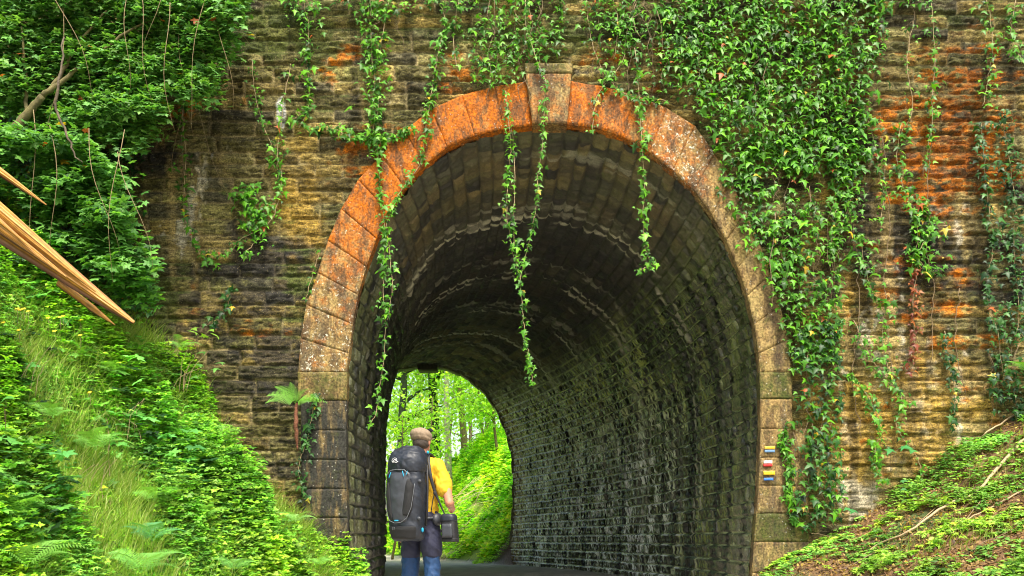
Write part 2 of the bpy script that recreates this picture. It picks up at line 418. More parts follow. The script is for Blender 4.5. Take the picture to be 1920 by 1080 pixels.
rel = ss(.0, .03, d+.014*(lump-.5))*(.012+.030*g1+.06*(lump-.35)+.055*(flute-.5))
rel = rel+.02*(1-fb)*0
# courses lean out at the top edge so ledges catch light
up = np.where(SS > sl_[-1]/2, 1-fb, fb)
rel = rel+side_r*.022*ss(.45, .95, up)*ss(.0, .02, db)
Xc = prof[:, 0][:, None]+cen(U)+nrm[:, 0][:, None]*(rel-.035)
Zc = prof[:, 1][:, None]+nrm[:, 1][:, None]*(rel-.035)
V = np.stack([Xc, WY+U, Zc], -1)
stone = ss(.004, .02, d+.008*(lump-.5))
pal = np.array([(.060,.060,.036),(.035,.036,.026),(.085,.085,.045),(.026,.027,.022),(.07,.075,.045)])
colr = pal[(g2*5).astype(int) % 5]*(.6+.8*lump)[..., None]
pc = np.array([(.17,.13,.04),(.13,.105,.035),(.035,.026,.014),(.20,.15,.05),(.10,.08,.028),(.025,.020,.013)])
ccol = pc[(g4*6).astype(int) % 6]*(.7+.6*lump)[..., None]
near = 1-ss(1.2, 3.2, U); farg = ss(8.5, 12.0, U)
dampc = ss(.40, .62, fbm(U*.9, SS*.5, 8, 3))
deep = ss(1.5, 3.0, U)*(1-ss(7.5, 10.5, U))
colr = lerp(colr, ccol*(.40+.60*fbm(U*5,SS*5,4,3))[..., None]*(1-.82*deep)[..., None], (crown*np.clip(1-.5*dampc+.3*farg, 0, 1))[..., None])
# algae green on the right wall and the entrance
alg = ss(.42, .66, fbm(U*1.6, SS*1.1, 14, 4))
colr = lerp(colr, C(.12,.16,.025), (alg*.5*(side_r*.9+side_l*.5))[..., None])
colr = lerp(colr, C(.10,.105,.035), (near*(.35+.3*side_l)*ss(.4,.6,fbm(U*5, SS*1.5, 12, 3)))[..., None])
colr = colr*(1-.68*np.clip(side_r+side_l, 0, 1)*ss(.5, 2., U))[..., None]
# wet glints painted into the colour of proud ribs: silver low down, yellow green higher
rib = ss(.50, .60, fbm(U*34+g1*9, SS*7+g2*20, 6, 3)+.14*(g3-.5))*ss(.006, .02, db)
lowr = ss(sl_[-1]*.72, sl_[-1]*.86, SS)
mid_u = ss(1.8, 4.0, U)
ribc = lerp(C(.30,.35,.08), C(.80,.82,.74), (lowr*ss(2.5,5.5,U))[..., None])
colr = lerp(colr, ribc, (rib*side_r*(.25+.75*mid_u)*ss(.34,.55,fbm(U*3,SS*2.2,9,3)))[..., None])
ledge = ss(.80, .92, up)*side_r*mid_u*ss(.40,.60,fbm(U*7,SS*1.3,5,3))  # top edges of the courses: wet shine painted as pale lines
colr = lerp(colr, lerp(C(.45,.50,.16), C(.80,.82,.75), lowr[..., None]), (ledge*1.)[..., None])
# joints: pale green on the right wall, dark elsewhere
jl = (1-ss(.003, .014, np.minimum(db, da*2.2)))
colr = lerp(colr, C(.42,.45,.22), (jl*.9*side_r*ss(.3,.5,fbm(U*2.5,SS*2,15,3)))[..., None])
colr = lerp(colr, C(.02,.018,.012), (jl*.6*(1-side_r))[..., None])
# soaked bands running round the vault
bw = fbm(U*2.3+.15*np.sin(SS*2), SS*.12, 10, 3)
uu = U+.10*(fbm(SS*.9, U*.5, 3, 3)-.5)+.03*(fbm(SS*9, U*9, 5, 2)-.5)
band = ss(.60, .64, bw)*.7
for u0, wd in ((1.15,.10),(1.75,.16),(2.95,.34),(3.75,.09),(4.45,.12),(5.2,.07),(6.6,.15),(7.5,.07),(8.6,.13),(9.6,.08),(10.6,.12),(11.5,.07)):
    band = np.maximum(band, 1-ss(wd*.55, wd*1.1, np.abs(uu-u0)))
colr = colr*lerp(1.25, .05, band*(.40+.60*np.clip(side_r+side_l, 0, 1)))[..., None]
lime = ss(.70, .78, fbm(U*2.6+3, SS*.25, 11, 3)+.12*(fbm(U*14, SS*9, 13, 3)-.5)+.06)
colr = lerp(colr, C(.36,.35,.25), (lime*.7*(crown*.9+side_r*.35)*ss(.45,.6,fbm(U*8,SS*3,2,3)))[..., None])
for u0 in (2.55, 2.8, 5.2, 5.45, 7.6, 9.4):
    arc = (1-ss(.02, .06, np.abs(uu+.04*np.sin(SS*3+u0)-u0)))*ss(.40, .56, fbm(U*6+u0, SS*1.7, 4, 3))*np.clip(crown+.5*side_r, 0, 1)
    colr = lerp(colr, C(.62,.60,.42), (arc*.85)[..., None])
orr = ss(12.0, 12.5, U)*side_r
colr = lerp(colr, C(.22,.13,.04), (orr*.7)[..., None])
wet = np.clip(side_r*.9+side_l*.6, 0, 1)
rough = lerp(.75, .16, wet)+.22*(fbm(U*5, SS*5, 1, 3)-.5)
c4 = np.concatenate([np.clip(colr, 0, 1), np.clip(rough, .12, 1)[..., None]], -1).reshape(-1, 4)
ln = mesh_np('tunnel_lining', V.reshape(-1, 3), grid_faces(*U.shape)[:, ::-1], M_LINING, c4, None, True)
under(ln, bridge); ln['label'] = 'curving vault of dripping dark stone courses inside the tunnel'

# far mouth: ring of dressed slabs and plain far face
far_c = cen(LEN)
pr = arclen(smooth_poly(INL[:-1]+INR), 43); pr = np.array([w2(p) for p in pr])
tg2 = np.gradient(pr, axis=0); tg2 /= np.linalg.norm(tg2, axis=1)[:, None]; nn = np.stack([tg2[:, 1], -tg2[:, 0]], 1)
M_SLAB = simple('mossy_slab', (.15,.16,.075), .8, .4, 14, .6, .01)
for k in range(42):
    inn = .045 if k % 2 else .02
    if k in (20, 21, 22): inn = .03
    i0, i1 = pr[k]+nn[k]*inn, pr[k+1]+nn[k+1]*inn; o0, o1 = pr[k]-nn[k]*.45, pr[k+1]-nn[k+1]*.45
    v = []
    for yy in (WY+LEN-.02, WY+LEN+.35):
        for p in (i0, i1, o1, o0): v.append((p[0]+far_c, yy, p[1]))
    o = mesh_np('far_voussoir', v, np.array([(0,1,2,3),(7,6,5,4),(0,4,5,1),(1,5,6,2),(2,6,7,3),(3,7,4,0)]), M_SLAB)
    bv = o.modifiers.new('b', 'BEVEL'); bv.width = .012; bv.segments = 2
    under(o, bridge)
kb = mesh_np('far_keystone', [(x_+far_c+.03, y_, z_) for y_ in (WY+LEN-.14, WY+LEN+.40) for (x_, z_) in ((.47-.26,5.42),(.47+.26,5.42),(.47+.30,5.95),(.47-.30,5.95))],
             np.array([(0,1,2,3),(7,6,5,4),(0,4,5,1),(1,5,6,2),(2,6,7,3),(3,7,4,0)]), simple('dark_slab', (.06,.055,.035), .85, .3, 20))
under(kb, bridge)
# far face with the opening, and the fill above the vault
fx = np.arange(-14, 10.1, .25); fz = np.arange(-.2, 8.3, .25)
FX, FZ = np.meshgrid(fx, fz)
kp = ~in_poly((FX[:-1,:-1]+FX[1:,1:])/2-far_c, (FZ[:-1,:-1]+FZ[1:,1:])/2, [tuple(p-n*.22) for p, n in zip(pr, nn)])
o = mesh_np('far_facade_wall', np.stack([FX, np.full(FX.shape, WY+LEN+.10)+.03*vn(FX*3,FZ*5,2), FZ], -1).reshape(-1, 3), grid_faces(*FX.shape, kp), M_WALL, np.full((FX.size, 3), .16)*np.array([1.1,.95,.6]))
under(o, bridge)
def box(name, lo, hi, mat, parent=None):
    (a,b,c),(d_,e,f) = lo, hi
    v = [(a,b,c),(d_,b,c),(d_,e,c),(a,e,c),(a,b,f),(d_,b,f),(d_,e,f),(a,e,f)]
    o = mesh_np(name, v, np.array([(3,2,1,0),(4,5,6,7),(0,1,5,4),(1,2,6,5),(2,3,7,6),(3,0,4,7)]), mat)
    return o
M_SOIL0 = simple('bridge_fill', (.10,.12,.04), .95, .4, 3)
tag(box('embankment_fill', (-14.2, WY+.35, 6.9), (14.2, WY+LEN-.2, 8.35), M_SOIL0), kind='structure')
cp = box('coping', (-14, WY-.16, 8.26), (14, WY+.4, 8.5), M_SLAB); under(cp, bridge)

# ------------------------------------------------------------ ground
BLX = [0, 1.6, 1.9, 2.5, 3.06, 3.57, 4.125, 6.0, 9, 14, 60]; BLZ = [0, .0, .15, .90, 1.45, 2.35, 3.0, 4.5, 6.3, 8.0, 12]
BRX = [0, 2.45, 3.0, 3.76, 4.63, 5.5, 6.0, 9, 14, 60]; BRZ = [0, .02, .38, .80, 1.28, 1.90, 2.30, 4.3, 7, 12]
def xc_far(Y): return -2.38-.465*np.clip(Y-22.3, 0, 12)-.1*np.clip(Y-34.3, 0, 60)
def ground(x, y, rough=True):
    x = np.asarray(x, float); y = np.asarray(y, float)
    shL = .45*np.clip(WY-y, 0, 6); shR = .30*np.clip(WY-y, 0, 6)
    zn = np.where(x < 0, np.interp(-x-shL, BLX, BLZ), np.interp(x-shR, BRX, BRZ))
    xc = xc_far(y); dr = x-(xc+1.75); dl = (xc-1.9)-x
    zf = np.where(dr > 0, np.interp(dr, [0, .3, 3.4, 6, 12, 60], [0, .15, 3.9, 5.2, 6.5, 12]), 0)+np.where(dl > 0, np.interp(dl, [0, .3, 3, 8, 60], [0, .15, 2.6, 5, 12]), 0)
    z = np.where(y < WY+.06, zn, np.where(y > WY+LEN-.1, zf, 0.))
    if rough:
        amp = np.clip(z*1.5, 0, 1)
        z = z+amp*(np.where(x < 0, .45, .25)*(fbm(x*1.0, y*1.0, 3, 4)-.5)+.07*(fbm(x*5, y*5, 6, 3)-.5))+.012*(fbm(x*7, y*7, 4, 2)-.5)
    return z
gx = np.r_[np.arange(-200, -12, 8), np.arange(-12, -7, .4), np.arange(-7, 7.01, .06), np.arange(7.4, 12, .4), np.arange(12, 201, 8)]
gy = np.r_[np.arange(-60, 2, 4), np.arange(2, 11, .06), np.arange(11, 22, .5), np.arange(22, 36, .15), np.arange(36, 60, 1), np.arange(60, 300, 10)]
GX, GY = np.meshgrid(gx, gy); GZ = ground(GX, GY)
n1 = fbm(GX*1.1, GY*1.1, 5, 4); n2 = fbm(GX*6, GY*6, 2, 3)
soil = lerp(C(.13,.070,.030), C(.22,.125,.055), n2[..., None]); green = lerp(C(.045,.075,.015), C(.09,.13,.03), n2[..., None])
gc = np.where((GX < 0)[..., None], lerp(soil*.55, green, ss(.35,.55,n1)[..., None]), lerp(soil, green, ss(.50,.62,n1)[..., None]))
pathm = ((GZ < .06) & (GX > -30)); gc = lerp(gc, lerp(C(.34,.31,.26), C(.55,.50,.44), n2[..., None]), pathm[..., None]*.9)
far_m = ss(22.5, 23.5, GY)*(GZ > .1); gc = lerp(gc, lerp(C(.24,.36,.04), C(.36,.46,.08), n2[..., None]), (far_m*.9)[..., None])
M_GROUND = NT('woodland_earth'); a = M_GROUND.attr(); v = M_GROUND.obj(); f = M_GROUND.noise(35, 5, .7, v)
M_GROUND.base(M_GROUND.mix(1., a.outputs['Color'], M_GROUND.ramp(f, [(.25,.5),(.75,1.5)]), 'MULTIPLY')); M_GROUND.rough(.95); M_GROUND.bump(f, .9, .02)
tag(mesh_np('ground', np.stack([GX, GY, GZ], -1).reshape(-1, 3), grid_faces(*GX.shape), M_GROUND.m, gc.reshape(-1, 3), None, True), kind='structure')

# ------------------------------------------------------------ leaves
def fan(outline, c, lift):
    v = [(c[0], c[1], lift)]+[(x, y, z) for (x, y, z) in outline]
    n = len(outline); return np.array(v, float), np.array([(0, 1+i, 1+(i+1) % n) for i in range(n)])
def sym(pts):
    L = [(-x, y, z) for (x, y, z) in pts[::-1] if x != 0]
    return pts+L
T_IVY = fan(sym([(0,.02,0),(.28,-.20,-.07),(.20,.07,0),(.62,.20,-.13),(.23,.35,0),(.17,.60,-.03),(0,1.08,-.14)]), (0,.26), .07)
T_OVAL = fan(sym([(0,0,0),(.20,.22,-.03),(.27,.5,-.05),(.16,.8,-.05),(0,1.05,-.12)]), (0,.45), .05)
T_DIA = (np.array([(0,0,0),(.34,.45,-.06),(0,1,-.10),(-.34,.45,-.06),(0,.45,.04)], float), np.array([(0,1,4),(1,2,4),(2,3,4),(3,0,4)]))
def combine(tpls):
    vs, fs, o = [], [], 0
    for (v, f) in tpls: vs.append(v); fs.append(f+o); o += len(v)
    return np.concatenate(vs), np.concatenate(fs)
def rotz(t, ang, s, off=(0,0,0)):
    v, f = t; c, n = math.cos(ang), math.sin(ang); w = v.copy()*s
    x = w[:, 0]*c-w[:, 1]*n; y = w[:, 0]*n+w[:, 1]*c; w[:, 0] = x+off[0]; w[:, 1] = y+off[1]; w[:, 2] += off[2]
    return w, f
T_PALM = combine([rotz(T_OVAL, a, s, (0,.30,0)) for a, s in ((0,.72),(R(58),.62),(-R(58),.62),(R(125),.42),(-R(125),.42))])
T_TRI = combine([rotz(T_DIA, a, s, (0,.2,0)) for a, s in ((0,.7),(R(80),.6),(-R(80),.6))])
T_COMP = combine([rotz(T_DIA, a, s, (0, y, 0)) for a, s, y in ((0,.42,.62),(R(65),.38,.45),(-R(65),.38,.45),(R(70),.34,.15),(-R(70),.34,.15))])

def unit(v): return v/np.maximum(np.linalg.norm(v, axis=-1, keepdims=True), 1e-9)
def scatter(name, tpl, pos, tip, nr, size, col, mat, parent=None, smooth=False):
    tv, tf = tpl; n = len(pos)
    T = unit(tip); Nn = unit(nr-T*(nr*T).sum(1, keepdims=True)); Xx = np.cross(T, Nn)
    s = size[:, None, None]
    v = pos[:, None, :]+s*(tv[None, :, 0:1]*Xx[:, None, :]+tv[None, :, 1:2]*T[:, None, :]+tv[None, :, 2:3]*Nn[:, None, :])
    f = tf[None]+(np.arange(n)*len(tv))[:, None, None]
    c = np.repeat(col, len(tv), 0)
    o = mesh_np(name, v.reshape(-1, 3), f.reshape(-1, 3), mat, c, None, smooth)
    if parent: under(o, parent)
    return o
def rn(n, s=1.): return RNG.normal(0, s, (n, 3))
GREENS = np.array([(.075,.25,.012),(.11,.32,.015),(.05,.17,.010),(.15,.38,.02),(.028,.095,.010),(.09,.27,.03)])
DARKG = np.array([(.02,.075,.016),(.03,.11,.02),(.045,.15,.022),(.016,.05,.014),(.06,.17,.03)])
SOFTG = np.array([(.15,.34,.04),(.11,.27,.04),(.19,.40,.06),(.08,.20,.025),(.24,.44,.06)])
LIMEG = np.array([(.30,.52,.03),(.22,.44,.03),(.40,.60,.06),(.16,.34,.03),(.30,.48,.08)])
def pick(pal, n, jit=.18, extra=None, pe=.01):
    c = pal[RNG.integers(0, len(pal), n)]*(1+RNG.normal(0, jit, (n, 1)))
    if extra is not None:
        m = RNG.random(n) < pe; c[m] = np.array(extra)[RNG.integers(0, len(extra), m.sum())]
    return np.clip(c, .005, .9)
YEL = [(.55,.36,.02),(.45,.12,.03),(.5,.42,.05)]

def tube(name, pts, rad, mat, parent=None, seg=6, wob=0., fine=None, smooth=True):
    pts = np.array(pts, float); rad = np.array(rad if hasattr(rad, '__len__') else [rad]*len(pts), float)
    if fine:
        t = np.linspace(0, len(pts)-1, (len(pts)-1)*fine+1); k = np.arange(len(pts))
        # catmull-rom
        ext = np.r_[[2*pts[0]-pts[1]], pts, [2*pts[-1]-pts[-2]]]; i = np.minimum(t.astype(int), len(pts)-2); u = (t-i)[:, None]
        p0, p1, p2, p3 = ext[i], ext[i+1], ext[i+2], ext[i+3]
        rad = np.interp(t, k, rad)
        pts = .5*((2*p1)+(-p0+p2)*u+(2*p0-5*p1+4*p2-p3)*u*u+(-p0+3*p1-3*p2+p3)*u**3)
        if wob: pts[1:-1] += RNG.normal(0, wob, (len(pts)-2, 3))
    v, f = tube_vf(pts, rad, seg)
    o = mesh_np(name, v, f, mat, None, None, smooth)
    if parent: under(o, parent)
    return o
def tube_vf(pts, rad, seg=6, sy=1.0):
    n = len(pts); d = unit(np.gradient(pts, axis=0))
    up = np.array([0, 0, 1.]) if abs(d[0][2]) < .9 else np.array([0, 1., 0])
    a = np.zeros((n, 3)); b = np.zeros((n, 3)); prev = unit(np.cross(d[0], up))
    for i in range(n):
        q = prev-d[i]*prev.dot(d[i]); q /= np.linalg.norm(q)+1e-9; a[i] = q; b[i] = np.cross(d[i], q); prev = q
    th = np.linspace(0, 2*math.pi, seg, endpoint=False)
    v = pts[:, None]+rad[:, None, None]*(np.cos(th)[None, :, None]*a[:, None]+sy*np.sin(th)[None, :, None]*b[:, None])
    i = np.arange(n-1)[:, None]*seg; j = np.arange(seg)[None]; k = (j+1) % seg
    f = np.stack([i+j, i+k, i+seg+k, i+seg+j], -1).reshape(-1, 4)
    # caps
    v = v.reshape(-1, 3); v = np.r_[v, [pts[0]], [pts[-1]]]; c0, c1 = n*seg, n*seg+1
    cap = [(c0, (q+1) % seg, q, q) for q in range(seg)]+[(c1, (n-1)*seg+q, (n-1)*seg+(q+1) % seg, (n-1)*seg+(q+1) % seg) for q in range(seg)]
    caps = np.array(cap)
    # keep quads only: collapse by using a tiny inner ring instead of triangles
    ring0 = pts[0]+(v[:seg]-pts[0])*.05; ring1 = pts[-1]+(v[(n-1)*seg:n*seg]-pts[-1])*.05
    base = len(v); v = np.r_[v[:n*seg], ring0, ring1]; r0 = n*seg; r1 = r0+seg
    q = np.arange(seg); qn = (q+1) % seg
    f0 = np.stack([q, r0+q, r0+qn, qn], -1); f1 = np.stack([(n-1)*seg+q, (n-1)*seg+qn, r1+qn, r1+q], -1)
    return v, np.r_[f, f0, f1]

# ---- ivy strands: photo-pixel polylines on the facade (or hanging free in the mouth)
def px_line(pl, off):
    return np.array([P(x, y, WY-off)+np.array([0, RNG.normal(0, .008), 0]) for x, y in pl])
def along(pts, n):
    d = np.r_[0, np.cumsum(np.linalg.norm(np.diff(pts, axis=0), axis=1))]; t = np.sort(RNG.random(n))*d[-1]
    return np.stack([np.interp(t, d, pts[:, k]) for k in range(3)], 1), d[-1]
def ivy(pl, label, dens=70, spread=.05, size=.062, off=.10, pal=GREENS, stem=.004, group='ivy strands trailing over the bridge', bare=False, dry=0, mat_stem=None, pe=.012):
    pts = px_line(pl, off)
    L = np.linalg.norm(np.diff(pts, axis=0), axis=1).sum(); n = max(4, int(L*dens))
    e = empty('ivy_strand', pts[0], label, 'ivy', group)
    tube('stem', pts, [stem]*len(pts), mat_stem or M_PALE, e, 5, .006, 6)
    p, _ = along(pts, n)
    # clumps: leaves gather in little bunches
    cl = .25+1.5*fbm(p[:, 2]*5+pl[0][0], p[:, 0]*3, 3, 2)**1.3
    p = p+rn(n)*np.array([spread, .022, .03])*cl[:, None]; p[:, 1] = np.minimum(p[:, 1]-.01, WY-.065)
    tip = np.stack([RNG.normal(0, .55, n), RNG.normal(-.35, .25, n), RNG.normal(-.75, .35, n)], 1)
    nr = np.stack([RNG.normal(0, .4, n), RNG.normal(-.75, .2, n), RNG.normal(.75, .3, n)], 1)
    c = pick(pal, n, .2, YEL, pe)
    if dry: c = pick(np.array([(.20,.05,.02),(.15,.04,.02),(.30,.10,.02)]), n)
    scatter('foliage', T_IVY, p, tip, nr, size*np.clip(RNG.lognormal(-.2, .38, n), .3, 1.7), c, M_IVY, e)
    return e
A = 'ivy strand'
ivy([(948,170),(956,250),(955,320),(950,390),(962,470),(975,525)], 'long ivy strand hanging free in the tunnel mouth, the left of a forked pair', 75, .030, .060, .16)
ivy([(985,0),(990,70),(1022,150),(1020,200),(1018,260),(1010,330),(1004,400),(988,470),(976,525),(981,590),(986,640),(994,690),(999,716)], 'longest ivy strand hanging past the keystone into the middle of the tunnel mouth', 62, .030, .058, .20)
ivy([(958,240),(966,330),(962,420),(970,500)], 'thin ivy runner twined close beside the left hanging strand', 30, .025, .055, .17)
ivy([(1190,90),(1198,180),(1203,260),(1208,340),(1206,420),(1212,475),(1228,500)], 'ivy strand dangling over the right half of the vault and ending in a leafy tuft', 60, .036, .066, .15)
ivy([(1228,492),(1214,500),(1198,508)], 'leafy hooked tip of ivy under the right dangling strand', 130, .03, .06, .15)
ivy([(830,60),(812,150),(800,230),(790,300),(760,345),(735,390),(722,440),(718,520),(722,600),(720,660),(712,720),(706,770),(690,800)], 'ivy strand tumbling off the left haunch and down beside the left tunnel wall', 62, .038, .060, .13)
ivy([(705,250),(712,330),(718,400),(730,470),(735,540),(726,600)], 'ivy strand falling straight over the left voussoirs', 62, .035, .058, .12)
ivy([(688,0),(697,90),(702,160),(700,230),(708,290)], 'bushy ivy strand down the wall left of the arch, thickest of the left ones', 190, .085, .062)
ivy([(730,0),(715,80),(712,150),(708,230)], 'second ivy runner braided beside the bushy left strand', 60, .05, .055)
ivy([(590,238),(640,250),(690,262),(735,258),(775,240)], 'ivy creeping sideways just above the left haunch of the arch', 230, .05, .060)
ivy([(570,0),(578,60),(575,120),(580,190),(560,240)], 'ivy strand high on the wall left of the braided pair', 130, .075, .058)
ivy([(820,0),(838,50),(820,110),(812,170),(800,215)], 'ivy strand over the upper left of the ring, between the bushy strand and the crown', 110, .06, .056)
ivy([(860,0),(850,60),(856,130)], 'short ivy runner just left of the crown ivy mat', 70, .07, .055)
ivy([(347,140),(343,220),(348,300),(345,380),(356,440),(378,480),(410,500)], 'ivy strand on the left wall with a long bare stem ending in a curl', 62, .06, .058)
ivy([(472,110),(480,190),(512,280),(528,330),(515,400),(480,450),(455,480)], 'wavering ivy strand in the middle of the left wall', 70, .07, .056)
ivy([(545,120),(530,200),(520,300),(528,370)], 'sparse ivy strand beside the white lime stain', 40, .05, .055)
ivy([(470,345),(455,370),(480,395),(470,430)], 'round clump of glossy ivy in the middle of the left wall', 300, .09, .068)
ivy([(380,470),(420,480),(450,450),(500,420)], 'ivy runner curving along a low course of the left wall', 60, .05, .055)
ivy([(430,540),(425,580),(395,610)], 'dark ivy tuft low on the left wall above the bank', 140, .06, .065, pal=DARKG)
ivy([(572,560),(590,500),(600,470)], 'small ivy sprig at the outer edge of the left voussoirs', 26, .03, .05)
ivy([(590,735),(585,780),(575,830),(560,880),(575,940)], 'ivy strand down the outer edge of the left jamb, below the fern', 80, .055, .062, pal=DARKG)
ivy([(1100,0),(1108,70),(1135,140),(1180,180),(1250,190)], 'ivy runner arching right of the keystone', 65, .06, .058)
ivy([(1195,0),(1175,70),(1165,120),(1120,180),(1110,250)], 'ivy strand crossing the crown right of the keystone', 60, .05, .055)
ivy([(1150,0),(1160,50),(1150,110)], 'light green ivy sprays above the keystone', 90, .09, .055)
ivy([(1475,790),(1468,830),(1482,880),(1478,930),(1490,980)], 'ivy strand climbing the right jamb beside the painted stripes', 190, .055, .060)
ivy([(1745,0),(1752,90),(1748,180),(1745,250),(1730,330)], 'thin pale-stemmed ivy strand on the orange wall', 62, .05, .056)
ivy([(1712,40),(1700,120),(1712,200),(1690,250)], 'sparse ivy runner left of the pale-stemmed strand', 40, .06, .052)
ivy([(1690,230),(1682,300),(1700,370),(1720,430),(1710,500)], 'ivy strand in the middle of the right wall', 75, .065, .066)
ivy([(1725,370),(1745,430),(1720,480),(1755,515)], 'broad leafy clump in the middle of the right wall with yellow leaves at its tip', 210, .10, .070, pe=.07)
ivy([(1720,500),(1712,570),(1716,640),(1708,700)], 'withered red ivy strand on the right wall', 90, .04, .055, dry=1)
ivy([(1620,190),(1640,280),(1655,360),(1650,420)], 'ivy runner right of the thick ivy curtain', 60, .08, .064)
ivy([(1590,250),(1600,340),(1580,420),(1560,480)], 'ragged ivy strand along the edge of the thick curtain', 150, .10, .066)
ivy([(1610,440),(1625,510),(1640,560),(1665,570)], 'large-leaved ivy spray lower right of the curtain', 110, .08, .075)
ivy([(1850,0),(1862,70),(1855,140),(1840,200)], 'ivy strand at the upper right corner of the wall', 90, .07, .060)
ivy([(1905,0),(1895,60),(1915,120)], 'ivy at the extreme upper right of the wall', 100, .07, .060)
ivy([(1840,230),(1845,300),(1852,380),(1862,460),(1850,540),(1868,620),(1880,700)], 'long straight ivy strand near the right end of the wall', 110, .055, .060, pal=DARKG)
ivy([(1880,210),(1890,290),(1905,380),(1900,470),(1910,560),(1905,640)], 'rightmost long ivy strand on the wall', 160, .085, .064, pal=DARKG)
ivy([(1772,620),(1780,680),(1790,740),(1785,800)], 'dark ivy strand low on the right wall above the bank', 95, .05, .060, pal=DARKG)
ivy([(1590,700),(1625,740),(1650,800),(1640,860),(1655,910)], 'ivy strand winding down the lower right wall', 110, .06, .062)
ivy([(1600,600),(1640,680),(1690,740),(1680,800),(1720,860),(1730,900)], 'ivy tracery with thin stems on the ochre stones', 60, .07, .058)
ivy([(1660,560),(1655,640),(1670,700),(1690,760)], 'ivy strand left of the withered red one', 70, .06, .060)
for k, (pl, lab) in enumerate([([(1745,250),(1735,420),(1750,560),(1745,680)],'bare brown ivy stem on the right wall'),([(1655,260),(1665,400),(1660,560),(1672,700)],'bare ivy stem between the curtain and the leafy clump'),
        ([(1600,420),(1612,560),(1600,700),(1615,820)],'bare ivy stem beside the thick curtain'),([(1800,540),(1790,640),(1812,740)],'thin bare stem on the rusty stones at right'),([(345,120),(340,300),(348,420)],'straight bare stem on the left wall')]):
    pts = px_line(pl, .075); tag(tube('bare_vine_stem', pts, .0045, M_STEM, None, 5, .012, 8), lab, 'vine', 'bare vine stems on the bridge')

# ---- ivy curtains covering an area (polygon in photo pixels)
def curtain(poly, dens, label, size=.068, pal=GREENS, depth=.14, thr=.42, seed=0, base=.09, tpl=T_IVY, mat=None, name='ivy_curtain', cat='ivy', pe=.012, gap=(2.2,1.3), Yf=None, tipz=-.75, soft=.25, shade=None):
    poly = np.array(poly, float); lo, hi = poly.min(0), poly.max(0)
    area = (hi-lo).prod()/(F/WY)**2; n = int(area*dens)
    x = RNG.uniform(lo[0], hi[0], n); y = RNG.uniform(lo[1], hi[1], n)
    xj = x+RNG.normal(0, 14, n); m = in_poly(xj, y, poly)
    wx, wz = x*WY/F, y*WY/F
    m &= fbm(wx*gap[0]+seed, wz*gap[1], seed, 3)+RNG.normal(0, soft*.3, n) > thr
    x, y = x[m], y[m]; n = len(x)
    bulge = fbm(x*.012+seed, y*.012, seed+1, 2)
    o_ = base+depth*bulge*RNG.random(n)
    p = np.stack([(x-960)/F*WY, WY-o_, EYE+(HOR-y)/F*WY], 1)
    root = np.array([p[:, 0].mean(), WY, p[:, 2].min()])
    e = empty(name, root, label, cat)
    tip = np.stack([RNG.normal(0, .5, n), RNG.normal(-.4, .25, n), RNG.normal(tipz, .3, n)], 1)
    nr = np.stack([RNG.normal(0, .35, n), RNG.normal(-.75, .2, n), RNG.normal(.8, .3, n)], 1)
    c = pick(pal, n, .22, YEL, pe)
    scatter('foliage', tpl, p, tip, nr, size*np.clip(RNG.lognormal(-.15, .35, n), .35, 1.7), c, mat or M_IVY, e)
    # woody stems underneath
    vs, fs, q = [], [], 0
    for k in range(int(10+area*1.5)):
        x0 = RNG.uniform(lo[0], hi[0]); y0 = RNG.uniform(lo[1], lo[1]+(hi[1]-lo[1])*.6); L = RNG.uniform(60, 220)
        pl = [(x0+RNG.normal(0, 7), y0+L*t) for t in np.linspace(0, 1, 7)]
        if not in_poly(np.array([x0]), np.array([y0+L*.5]), poly)[0]: continue
        pp = px_line(pl, .085+RNG.random()*.08); v, f = tube_vf(pp, np.full(7, RNG.uniform(.002, .005)), 4); vs.append(v); fs.append(f+q); q += len(v)
    if vs: under(mesh_np('stems', np.concatenate(vs), np.concatenate(fs), M_STEM), e)
    return e
curtain([(1225,-30),(1665,-30),(1655,60),(1625,150),(1612,215),(1625,300),(1590,350),(1500,330),(1440,300),(1390,330),(1345,290),(1290,180),(1240,130)], 900, 'dense curtain of glossy ivy over the upper right of the arch', seed=3, thr=.28, depth=.2)
curtain([(1335,250),(1480,270),(1520,330),(1530,430),(1560,520),(1575,640),(1500,700),(1450,560),(1400,460),(1350,350)], 640, 'ivy curtain running down beside the right voussoirs', seed=5, thr=.30, depth=.18)
curtain([(1478,620),(1570,600),(1566,720),(1560,800),(1575,900),(1570,960),(1500,1000),(1480,930),(1500,840),(1490,740)], 680, 'column of dark ivy standing on the right jamb, widening to the ground', seed=8, thr=.27, depth=.2, pal=np.r_[DARKG, GREENS[:3]])
curtain([(1480,250),(1610,240),(1600,420),(1560,560),(1530,470),(1500,350)], 420, 'thinner ivy with gaps between the curtain and the right wall', seed=11, thr=.42)
curtain([(880,-30),(1060,-30),(1065,60),(1030,125),(980,120),(950,175),(900,170),(885,120),(890,50)], 820, 'ivy mat hanging over the crown of the arch left of the keystone', seed=4, thr=.30, depth=.12, size=.058)
curtain([(1075,-30),(1230,-30),(1260,60),(1290,200),(1235,190),(1200,120),(1120,70),(1080,50)], 480, 'loose ivy sprays between the keystone and the thick curtain', seed=6, thr=.42, size=.055)
curtain([(520,-30),(900,-30),(890,35),(800,20),(720,50),(640,20),(560,45)], 620, 'fringe of ivy along the top of the wall left of the crown', seed=7, thr=.42, size=.058)
curtain([(1660,-30),(1960,-30),(1960,25),(1850,10),(1750,30),(1670,15)], 520, 'fringe of ivy along the top of the wall at right', seed=9, thr=.45)
curtain([(-40,120),(270,130),(290,250),(262,330),(255,430),(270,520),(300,590),(240,640),(60,540),(-40,420)], 800, 'deep shaded ivy and creepers smothering the left end of the wall', pal=np.r_[DARKG, DARKG, GREENS[:2]], seed=12, thr=.24, depth=.3, size=.075)
